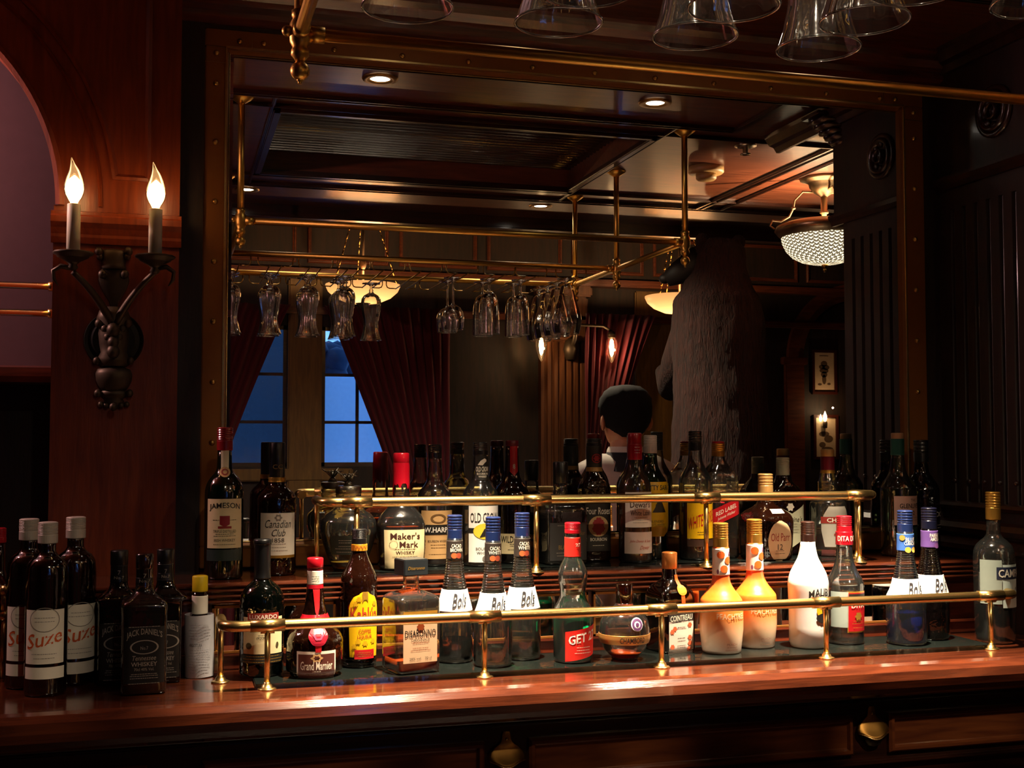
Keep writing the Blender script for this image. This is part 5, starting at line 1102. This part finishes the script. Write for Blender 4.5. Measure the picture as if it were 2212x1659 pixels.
for p, q in zip(rings, rings[1:]):
    for k in range(36): f = bm.faces.new((p[k], p[(k+1) % 36], q[(k+1) % 36], q[k]))
bm.faces.new(rings[-1]); obj('round_plate', bm, pmat('black_bronze', '#1c1814', .5, .6), t)
for s, cx, ypan, ybase, ytop, ytip in ((-1, 158, 548, 544, 441, 340), (1, 335, 556, 552, 452, 350)):
    d = SY; bm = NB(); A_ = S(246+s*3, 700, -.02); M_ = S(246+s*38, 632, -.045); E_ = S(cx, 588, d)
    pts = []
    for q in range(13):
        f = q/12; pts.append(tuple((1-f)**2*A_[i]+2*f*(1-f)*M_[i]+f*f*E_[i] for i in range(3)))
    tube(bm, pts, [.0085-.003*f/12 for f in range(13)], 10)
    cc = S(cx, ypan, d); e2 = S(cx, 580, d); k_ = mpp(cx, 550, YP0+d)
    tip = (cc[0]+s*.034, d, e2[2]-.022); tube(bm, [e2, (cc[0]+s*.022, d, e2[2]+.004), (cc[0]+s*.036, d, e2[2]-.006), tip, (cc[0]+s*.026, d, e2[2]-.034)], [.005, .005, .0045, .004, .001], 8)
    a_ = obj('arm', bm, IRON, t)
    bm = NB(); lathe(bm, [(6*k_, -36*k_), (11*k_, -30*k_), (8*k_, -24*k_), (14*k_, -18*k_), (28*k_, -10*k_), (33*k_, -8*k_), (34*k_, -5*k_), (41*k_, -2*k_), (43*k_, 2*k_), (41*k_, 4*k_), (38*k_, 1*k_), (14*k_, -1*k_)], cc, 12); obj('drip_pan', bm, IRON, a_)
    z0 = cc[2]-.001*0; zt = S(cx, ytop, d)[2]
    bm = NB(); lathe(bm, [(14.2*k_, cc[2]-.002), (14*k_, zt-.001), (13.4*k_, zt), (8*k_, zt)], (cc[0], d, 0), 24); cn = obj('candle_sleeve', bm, pmat('ivory_sleeve', '#fbf0d0', .5, sss=.3), a_)
    zz = S(cx, ytip, d)[2]; H = zz-zt
    bm = NB(); pr = [(.0065, 0), (.0075, .04), (.0135, .12), (.0178, .22), (.0195, .33), (.0185, .45), (.0150, .58), (.0100, .72), (.0050, .84), (.0030, .92), (.0012, .985), (.0003, 1)]
    n_ = len(pr); rr = []
    for r, f in pr:
        lean = .006*max(0, f-.7)/.3; rr.append([bm.verts.new((cc[0]+lean*(-1 if s > 0 else -1)+r*math.cos(2*PI*q/24), d+r*math.sin(2*PI*q/24), zt+H*f)) for q in range(24)])
    for p, q in zip(rr, rr[1:]):
        for k in range(24): f = bm.faces.new((p[k], p[(k+1) % 24], q[(k+1) % 24], q[k])); f.smooth = True
    bl = obj('bulb', bm, BULBG, cn)
    bm = NB(); lathe(bm, [(.006, 0), (.009, .08*H), (.0150, .2*H), (.0175, .32*H), (.0155, .44*H), (.009, .54*H), (.001, .62*H)], (cc[0], d, zt), 18); obj('filament', bm, emat('candle_glow', '#ffd090', 14), bl)
    lamp('POINT', 'sconce_glow', (cc[0]-.108, YP0+d-.0, zt+.035+1.70), 34.0, (1, .44, .16), .012)
# ---------------------------------------------------------------- BOTTLE OPENERS
def opener(x, label, parent=None):
    t = thing('bottle_opener', label, 'bottle opener', (x, -.436, .905))
    rows = [(.046, .002, .003), (.0445, .0062, .0045), (.038, .0085, .0055), (.030, .0092, .006), (.024, .0115, .0065), (.019, .018, .008), (.013, .0265, .011), (.006, .0325, .015), (-.001, .0355, .020), (-.007, .0360, .0245), (-.011, .0345, .027)]
    bm = NB(); G = []
    for z, hw_, d in rows:
        k = max(0, (.02-z)/.031); row = []
        for i in range(15):
            u = i/7-1; row.append(bm.verts.new((u*hw_, -.0015-d*(1-.72*u*u)*(.35+.65*k) - .001, z-.0045*k*math.cos(u*PI*1.1+.5)*1.0)))
        G.append(row)
    for p, q in zip(G, G[1:]):
        for i in range(14): f = bm.faces.new((p[i], q[i], q[i+1], p[i+1])); f.smooth = True
    o = obj('backplate', bm, BRASS_D, t); md = o.modifiers.new('thick', 'SOLIDIFY'); md.thickness = .0016
    bm = NB(); tube(bm, [v.co for v in []] or [((i/7-1)*.0345, -.0025-.027*(1-.72*(i/7-1)**2), -.0115-.0045*math.cos((i/7-1)*PI*1.1+.5)) for i in range(15)], .0014, 8); obj('lip', bm, BRASS, t)
    bm = NB(); lathe(bm, [(.002, -.034), (.014, -.031), (.020, -.022), (.021, -.012), (.019, -.0105)], (0, -.009, 0), 20, close=False)
    for v in bm.verts: v.co.y = -.001 + (v.co.y+.009)*.38-.008
    obj('cup', bm, pmat('worn_bronze', '#3a3420', .5, .8), t)
    for zz in (.030,):
        bm = NB(); ball(bm, (0, -.0045, zz), .003, 1, 10); obj('screw', bm, BRASS, t)
opener(1.362, 'brass bottle opener screwed to the cabinet front at the right, between two drawers')
opener(.601, 'brass bottle opener at the bottom edge, between left and middle drawers')
# ---------------------------------------------------------------- CURTAINS
CURT = None
m, nt, b = newmat('red_velvet'); b.inputs['Base Color'].default_value = lin('#520014'); b.inputs['Roughness'].default_value = .85; b.inputs['Sheen Weight'].default_value = .1; CURT = m
n_ = nt.nodes.new('ShaderNodeTexNoise'); n_.inputs['Scale'].default_value = 80; bp = nt.nodes.new('ShaderNodeBump'); bp.inputs['Strength'].default_value = .3; nt.links.new(n_.outputs['Fac'], bp.inputs['Height']); nt.links.new(bp.outputs[0], b.inputs['Normal'])
def curtain(label, x_fix, top_free, z_tie, x_tie, zt=2.20, y=YR+.11, folds=9):
    """hangs from x_fix..top_free at the top and is swept to x_tie at z_tie"""
    bm = NB(); nu, nv = 72, 34; G = []; zb = .25
    for j in range(nv+1):
        z = zt+(zb-zt)*j/nv; row = []
        if z > z_tie: f = (zt-z)/(zt-z_tie); xe = top_free+(x_tie-top_free)*(f**.9)
        else: f = min(1, (z_tie-z)/.6); xe = x_tie+(top_free-x_tie)*.12*f
        for i in range(nu+1):
            u = i/nu; x = x_fix+(xe-x_fix)*u; sq = 1-.55*min(1, (zt-z)/(zt-z_tie)) if z > z_tie else .5
            row.append(bm.verts.new((x, y+.019*math.sin(u*folds*2*PI+.6*math.sin(z*3))*(.6+.4*sq)+.008*math.sin(z*9+u*20), z)))
        G.append(row)
    for j in range(nv):
        for i in range(nu): f = bm.faces.new((G[j][i], G[j][i+1], G[j+1][i+1], G[j+1][i])); f.smooth = True
    o = obj('curtain', bm, CURT); sol = o.modifiers.new('thick', 'SOLIDIFY'); sol.thickness = .004
    return tag(o, label, 'curtain', 'red velvet curtains tied back at the hall windows')
curtain('dark red curtain swept to the left of the leftmost window seen in the mirror', -.15, .60, 1.40, .28)
curtain('widest dark red curtain, swept right from the second window in the mirror', 1.46, .775, 1.30, 1.14, folds=12)
curtain('dark red curtain between fluted pilaster and right window post', 2.24, 2.66, 1.25, 2.34, y=YR+.12)
# ---------------------------------------------------------------- PICTURES, CARD
def picture(x, z, w_, h_, label, kind):
    t = thing('framed_picture', label, 'picture', (x, YR, z), 0, 'framed prints on the hall wall')
    bm = NB()
    for q in ((-w_/2-.018, w_/2+.018, h_/2, h_/2+.018), (-w_/2-.018, w_/2+.018, -h_/2-.018, -h_/2), (-w_/2-.018, -w_/2, -h_/2, h_/2), (w_/2, w_/2+.018, -h_/2, h_/2)): bx(bm, q[0], q[1], .001, .02, q[2], q[3], .002)
    obj('frame', bm, pmat('picture_frame_wood', '#3a1408', .4), t)
    bm = NB(); bx(bm, -w_/2, w_/2, .001, .008, -h_/2, h_/2); p = obj('print', bm, pmat('old_print', '#cbb392', .6), t)
    bm = NB(); rnd = random.Random(kind); y = .0088
    def e(cx, cz, rx, rz): bm.faces.new([bm.verts.new((cx+rx*math.cos(2*PI*k/18), y, cz+rz*math.sin(2*PI*k/18))) for k in range(18)])
    if kind == 1:
        for cx, cz, rx, rz in ((0, .05, .022, .016), (-.014, .03, .02, .014), (.012, .028, .024, .015), (0, .008, .03, .016), (.0, -.015, .022, .018), (0, -.045, .014, .03), (-.03, -.075, .014, .007), (.032, -.072, .012, .007)): e(cx, cz, rx, rz)
        bx(bm, -.03, .03, .0082, .0088, .096, .100)
    else:
        for cx, cz, rx, rz in ((-.01, .02, .035, .016), (.02, -.01, .03, .022), (-.022, -.045, .022, .016), (.01, -.07, .04, .012)): e(cx, cz, rx, rz)
    obj('drawing', bm, pmat('sepia_ink', '#5c4834', .6), p)
    return t
picture(3.81, 1.90, .135, .235, 'upper framed sepia print at the right of the mirror, a twisted shell-like shape', 1)
picture(3.815, 1.505, .135, .235, 'lower framed sepia print at the right of the mirror with a glow above it', 2)
t = thing('candle_lamp', 'small glowing candle lamp on the wall over the lower framed print', 'lamp', (3.80, YR+.03, 1.60))
bm = NB(); lathe(bm, [(.012, -.04), (.014, -.01), (.012, 0)], seg=14); tube(bm, [(0, -.028, -.03), (0, 0, -.03)], .005, 8); obj('holder', bm, IRON, t)
for dx, s_ in ((0, 1), (-.03, .7)):
    bm = NB(); lathe(bm, [(.004, 0), (.012*s_, .018*s_), (.010*s_, .036*s_), (.001, .062*s_)], (dx, 0, 0), 16); obj('flame_bulb', bm, emat('small_flame', '#ffe0a8', 18), t)
lamp('POINT', 'candle_lamp_glow', (3.80, YR+.12, 1.68), .8, (1, .6, .3), .005)
# ---------------------------------------------------------------- BEAR STATUE
def lerp_prof(P, z):
    for a, b in zip(P, P[1:]):
        if a[0] >= z >= b[0]:
            f = (a[0]-z)/(a[0]-b[0]); f = f*f*(3-2*f); return [a[i]+(b[i]-a[i])*f for i in range(1, len(a))]
    return list(P[-1][1:])
BP = [(2.352, 2.255, .02, .02), (2.335, 2.255, .09, .09), (2.29, 2.25, .118, .12), (2.22, 2.245, .125, .13), (2.15, 2.245, .145, .15), (2.07, 2.245, .185, .18), (1.95, 2.25, .200, .20), (1.8, 2.25, .192, .20), (1.65, 2.255, .195, .21), (1.5, 2.26, .205, .22), (1.3, 2.27, .225, .24), (1.0, 2.28, .25, .26), (.8, 2.28, .25, .26), (.6, 2.28, .235, .25), (.45, 2.28, .20, .22)]
m, nt, b = newmat('bear_fur'); tc = nt.nodes.new('ShaderNodeTexCoord'); mp = nt.nodes.new('ShaderNodeMapping'); mp.inputs['Scale'].default_value = (60, 60, 9); n_ = nt.nodes.new('ShaderNodeTexNoise'); n_.inputs['Scale'].default_value = 1.5; n_.inputs['Detail'].default_value = 6; n_.inputs['Distortion'].default_value = 1.2
r_ = nt.nodes.new('ShaderNodeValToRGB'); r_.color_ramp.elements[0].color = lin('#150703'); r_.color_ramp.elements[1].color = lin('#381408'); r_.color_ramp.elements[0].position = .3; r_.color_ramp.elements[1].position = .7
nt.links.new(tc.outputs['Object'], mp.inputs[0]); nt.links.new(mp.outputs[0], n_.inputs['Vector']); nt.links.new(n_.outputs['Fac'], r_.inputs[0]); nt.links.new(r_.outputs[0], b.inputs['Base Color']); b.inputs['Roughness'].default_value = .9; b.inputs['Sheen Weight'].default_value = .0
bp = nt.nodes.new('ShaderNodeBump'); bp.inputs['Strength'].default_value = .9; bp.inputs['Distance'].default_value = .015; nt.links.new(n_.outputs['Fac'], bp.inputs['Height']); nt.links.new(bp.outputs[0], b.inputs['Normal']); FUR = m
t = thing('bear_statue', 'tall standing brown bear statue seen dimly from behind at the right of the mirror', 'statue', (2.255, -2.1, 0))
bm = NB(); rr = []; seg = 96; nz = 120
from mathutils import noise
for j in range(nz+1):
    z = 2.352-(2.352-.45)*j/nz; cx, hx, hy = lerp_prof(BP, z); row = []
    for k in range(seg):
        a = 2*PI*k/seg; p = Vector((cx-2.255+hx*math.cos(a), hy*math.sin(a), z)); nv = noise.noise(Vector((p.x*28, p.y*28, p.z*9))); n2 = noise.noise(Vector((p.x*90, p.y*90, p.z*25)))
        p.x += math.cos(a)*(.006*nv+.004*n2); p.y += math.sin(a)*(.006*nv+.004*n2); row.append(bm.verts.new(p))
    rr.append(row)
for p, q in zip(rr, rr[1:]):
    for k in range(seg): f = bm.faces.new((p[k], q[k], q[(k+1) % seg], p[(k+1) % seg])); f.smooth = True
bm.faces.new(rr[0]); bm.faces.new(rr[-1][::-1]); bmesh.ops.recalc_face_normals(bm, faces=bm.faces[:])
obj('bear_body', bm, FUR, t)
def furtube(nm, pts, rs): bm = NB(); tube(bm, pts, rs, 18); obj(nm, bm, FUR, t)
for s in (-1, 1):
    furtube('hind_leg', [(s*.13, 0, .7), (s*.15, .02, .42), (s*.15, -.02, .14), (s*.15, -.08, .05)], [.13, .12, .095, .09])
    furtube('foreleg', [(s*.12, -.05, 2.0), (s*.12, -.16, 1.82), (s*.11, -.27, 1.72), (s*.10, -.34, 1.80)], [.06, .075, .06, .05])
    bm = NB(); ball(bm, (s*.085, .02, 2.335), .03, 1.1, 12); obj('ear', bm, FUR, t)
bm = NB(); tube(bm, [(-.08, -.02, 2.24), (-.17, -.05, 2.20), (-.215, -.07, 2.17)], [.08, .05, .03], 16); ball(bm, (-.218, -.07, 2.178), .028, .8, 12); obj('muzzle', bm, pmat('dark_muzzle', '#140a06', .6), t)
bm = NB(); bx(bm, -.3, .3, -.3, .3, 0, .05, .01); obj('plinth', bm, MAHOG_D, t)
# ---------------------------------------------------------------- BARTENDER, BACK TO THE MIRROR
PX, PY = 1.533, -1.35
man = thing('person', 'person with short black hair and white shirt, seen from behind in mirror', 'person', (PX, PY, 0))
SKIN = pmat('skin', '#c08a68', .5, sss=.2); SHIRT = pmat('white_shirt', '#cfc8bc', .8); DARKC = pmat('dark_cloth', '#14161f', .8); HAIR = pmat('black_hair', '#080606', .85, 0, 0, .2)
def skinned(nm, pts, edges, rad, mat, parent, sub=2, root=0):
    me = bpy.data.meshes.new(nm); me.from_pydata([Vector(p) for p in pts], edges, []); o = bpy.data.objects.new(nm, me); COL.objects.link(o); o.parent = parent; me.materials.append(mat)
    md = o.modifiers.new('skin', 'SKIN'); md.use_smooth_shade = True
    for i, r in enumerate(rad):
        v = me.skin_vertices[0].data[i]; v.radius = (r, r) if not isinstance(r, tuple) else r; v.use_root = (i == root)
    sm = o.modifiers.new('sub', 'SUBSURF'); sm.levels = sub; sm.render_levels = sub; return o
# (facing -y, away from the mirror); one continuous body
BPTS = [(0, 0, .93), (0, .01, 1.08), (0, .015, 1.22), (0, .01, 1.33), (0, .0, 1.40), (0, -.005, 1.46), (0, -.005, 1.52), (0, -.01, 1.58),
        (.10, 0, 1.37), (.175, 0, 1.345), (.215, -.01, 1.20), (.225, -.05, 1.06), (.20, -.17, .95), (.19, -.22, .93),
        (-.10, 0, 1.37), (-.175, 0, 1.345), (-.215, -.01, 1.20), (-.225, -.05, 1.06), (-.20, -.17, .95), (-.19, -.22, .93),
        (.09, 0, .86), (.10, -.01, .48), (.10, .01, .10), (-.09, 0, .86), (-.10, -.01, .48), (-.10, .01, .10), (.105, -.10, .03), (-.105, -.10, .03)]
BE = [(0, 1), (1, 2), (2, 3), (3, 4), (4, 5), (5, 6), (6, 7), (3, 8), (8, 9), (9, 10), (10, 11), (11, 12), (12, 13), (3, 14), (14, 15), (15, 16), (16, 17), (17, 18), (18, 19), (0, 20), (20, 21), (21, 22), (0, 23), (23, 24), (24, 25), (22, 26), (25, 27)]
BR = [(.14, .10), (.125, .09), (.14, .10), (.13, .09), (.06, .055), (.052, .052), (.06, .065), (.06, .07), .06, .052, .044, .04, .032, .028, .06, .052, .044, .04, .032, .028, .085, .06, .042, .085, .06, .042, .035, .035]
skinned('body', BPTS, BE, BR, SKIN, man)
# shirt and trousers follow the body, a little larger
def sub(idx, grow): 
    mp_ = {i: k for k, i in enumerate(idx)}; return [BPTS[i] for i in idx], [(mp_[a], mp_[b]) for a, b in BE if a in mp_ and b in mp_], [tuple(v+grow for v in (BR[i] if isinstance(BR[i], tuple) else (BR[i], BR[i]))) for i in idx]
p_, e_, r_ = sub([0, 1, 2, 3, 8, 9, 10, 11, 12, 14, 15, 16, 17, 18], .016); sh = skinned('shirt', p_, e_, r_, SHIRT, man)
p_, e_, r_ = sub([0, 20, 21, 22, 23, 24, 25], .018); skinned('trousers', p_, e_, r_, DARKC, man)
for s in (-1, 1): skinned('shoe', [(s*.105, .05, .045), (s*.105, -.06, .04), (s*.11, -.16, .035)], [(0, 1), (1, 2)], [(.045, .04), (.048, .036), (.04, .028)], pmat('shoe_leather', '#0c0a09', .3), man)
# head: skull with face, ears
bm = NB(); rr = []; seg = 36
HP = [(1.668, .004, .01, .01), (1.662, .045, .045, 0), (1.645, .066, .072, 0), (1.62, .077, .088, 0), (1.59, .080, .093, 0), (1.56, .078, .090, -.002), (1.53, .073, .083, -.006), (1.505, .066, .075, -.012), (1.48, .055, .062, -.018), (1.465, .040, .046, -.02), (1.457, .02, .025, -.02)]
for z, hx, hy, dy in HP:
    row = []
    for k in range(seg):
        a = 2*PI*k/seg; x = hx*math.cos(a); y = hy*math.sin(a)+dy
        if y < 0 and z < 1.60:   # face side: flatten, push out nose, mouth, brow and pull in the eye sockets
            fx = abs(x); y *= .96
            if fx < .014 and 1.52 < z < 1.575: y -= .016
            if .018 < fx < .045 and 1.56 < z < 1.58: y += .006
            if fx < .026 and 1.495 < z < 1.515: y -= .005
        row.append(bm.verts.new((x, y, z)))
    rr.append(row)
for p, q in zip(rr, rr[1:]):
    for k in range(seg): f = bm.faces.new((p[k], q[k], q[(k+1) % seg], p[(k+1) % seg])); f.smooth = True
bm.faces.new(rr[0]); bm.faces.new(rr[-1][::-1]); bmesh.ops.recalc_face_normals(bm, faces=bm.faces[:]); hd = obj('head', bm, SKIN, man)
for s in (-1, 1):
    bm = NB(); ball(bm, (s*.086, .004, 1.545), .019, 1.5, 14)
    for v in bm.verts: v.co.x = s*.084+(v.co.x-s*.086)*.45+s*max(0, v.co.y-.004)*.4
    obj('ear', bm, SKIN, hd); bm = NB(); ball(bm, (s*.03, -.078, 1.565), .011, 1, 12); obj('eye', bm, WHITE, hd)
bm = NB(); bx(bm, -.022, .022, -.089, -.08, 1.503, 1.508, .002); obj('mouth', bm, pmat('lips', '#8c4a3c', .5), hd)
bm = NB(); rr = []
for j, z in enumerate((1.678, 1.672, 1.655, 1.63, 1.60, 1.575, 1.55, 1.53, 1.512, 1.495)):
    _, hx, hy, dy = (z,)+tuple(lerp_prof([(1.679, .01, .01, 0), (1.672, .05, .055, 0), (1.655, .074, .084, 0), (1.63, .088, .100, .0), (1.60, .092, .104, .0), (1.57, .090, .102, .002), (1.54, .080, .092, .004), (1.512, .058, .078, .010), (1.495, .030, .050, .034)], z)); row = []
    for k in range(48):
        a = 2*PI*k/48; w_ = .006*noise.noise(Vector((math.cos(a)*14, math.sin(a)*14, z*70))); back = math.sin(a) > -.25
        lift = 0 if back else min(1, (-.25-math.sin(a))/.3); zz = z + max(0, 1.60-z)*lift
        x = (hx+w_)*math.cos(a); y = (hy+w_)*math.sin(a)+dy
        row.append(bm.verts.new((x, y, zz)))
    rr.append(row)
for p, q in zip(rr, rr[1:]):
    for k in range(48): f = bm.faces.new((p[k], q[k], q[(k+1) % 48], p[(k+1) % 48])); f.smooth = True
bm.faces.new(rr[0]); bmesh.ops.recalc_face_normals(bm, faces=bm.faces[:]); obj('hair', bm, HAIR, hd)
# collar band, waistcoat back straps
bm = NB(); lathe(bm, [(.064, 1.448), (.070, 1.440), (.086, 1.412), (.110, 1.385), (.116, 1.378)], (0, .004, 0), 36, close=False)
for v in bm.verts: v.co.y *= .86
obj('collar', bm, DARKC, sh)
bm = NB(); lathe(bm, [(.060, 1.462), (.066, 1.452), (.068, 1.442)], (0, .004, 0), 36, close=False)
obj('collar_band', bm, SHIRT, sh)
# hands: palm, four fingers and a thumb each
for s in (-1, 1):
    base = Vector((s*.19, -.22, .93)); d = Vector((-s*.25, -1, -.15)).normalized(); side = Vector((1, -s*.2, 0)).normalized(); up_ = Vector((0, 0, 1))
    pts = [tuple(base), tuple(base+d*.045), tuple(base+d*.085)]; ed = [(0, 1), (1, 2)]; rd = [(.026, .02), (.034, .014), (.036, .012)]
    for q, (o_, L) in enumerate(((-.027, .066), (-.009, .076), (.009, .071), (.026, .056))):
        b0 = base+d*.085+side*o_; i0 = len(pts); pts += [tuple(b0), tuple(b0+d*L*.5-up_*.006), tuple(b0+d*L*.9-up_*.022)]; ed += [(2, i0), (i0, i0+1), (i0+1, i0+2)]; rd += [.009, .0085, .007]
    b0 = base+d*.03-side*s*.03; i0 = len(pts); pts += [tuple(b0), tuple(b0-side*s*.022+d*.035), tuple(b0-side*s*.026+d*.06)]; ed += [(1, i0), (i0, i0+1), (i0+1, i0+2)]; rd += [.012, .010, .008]
    skinned('hand', pts, ed, rd, SKIN, man)
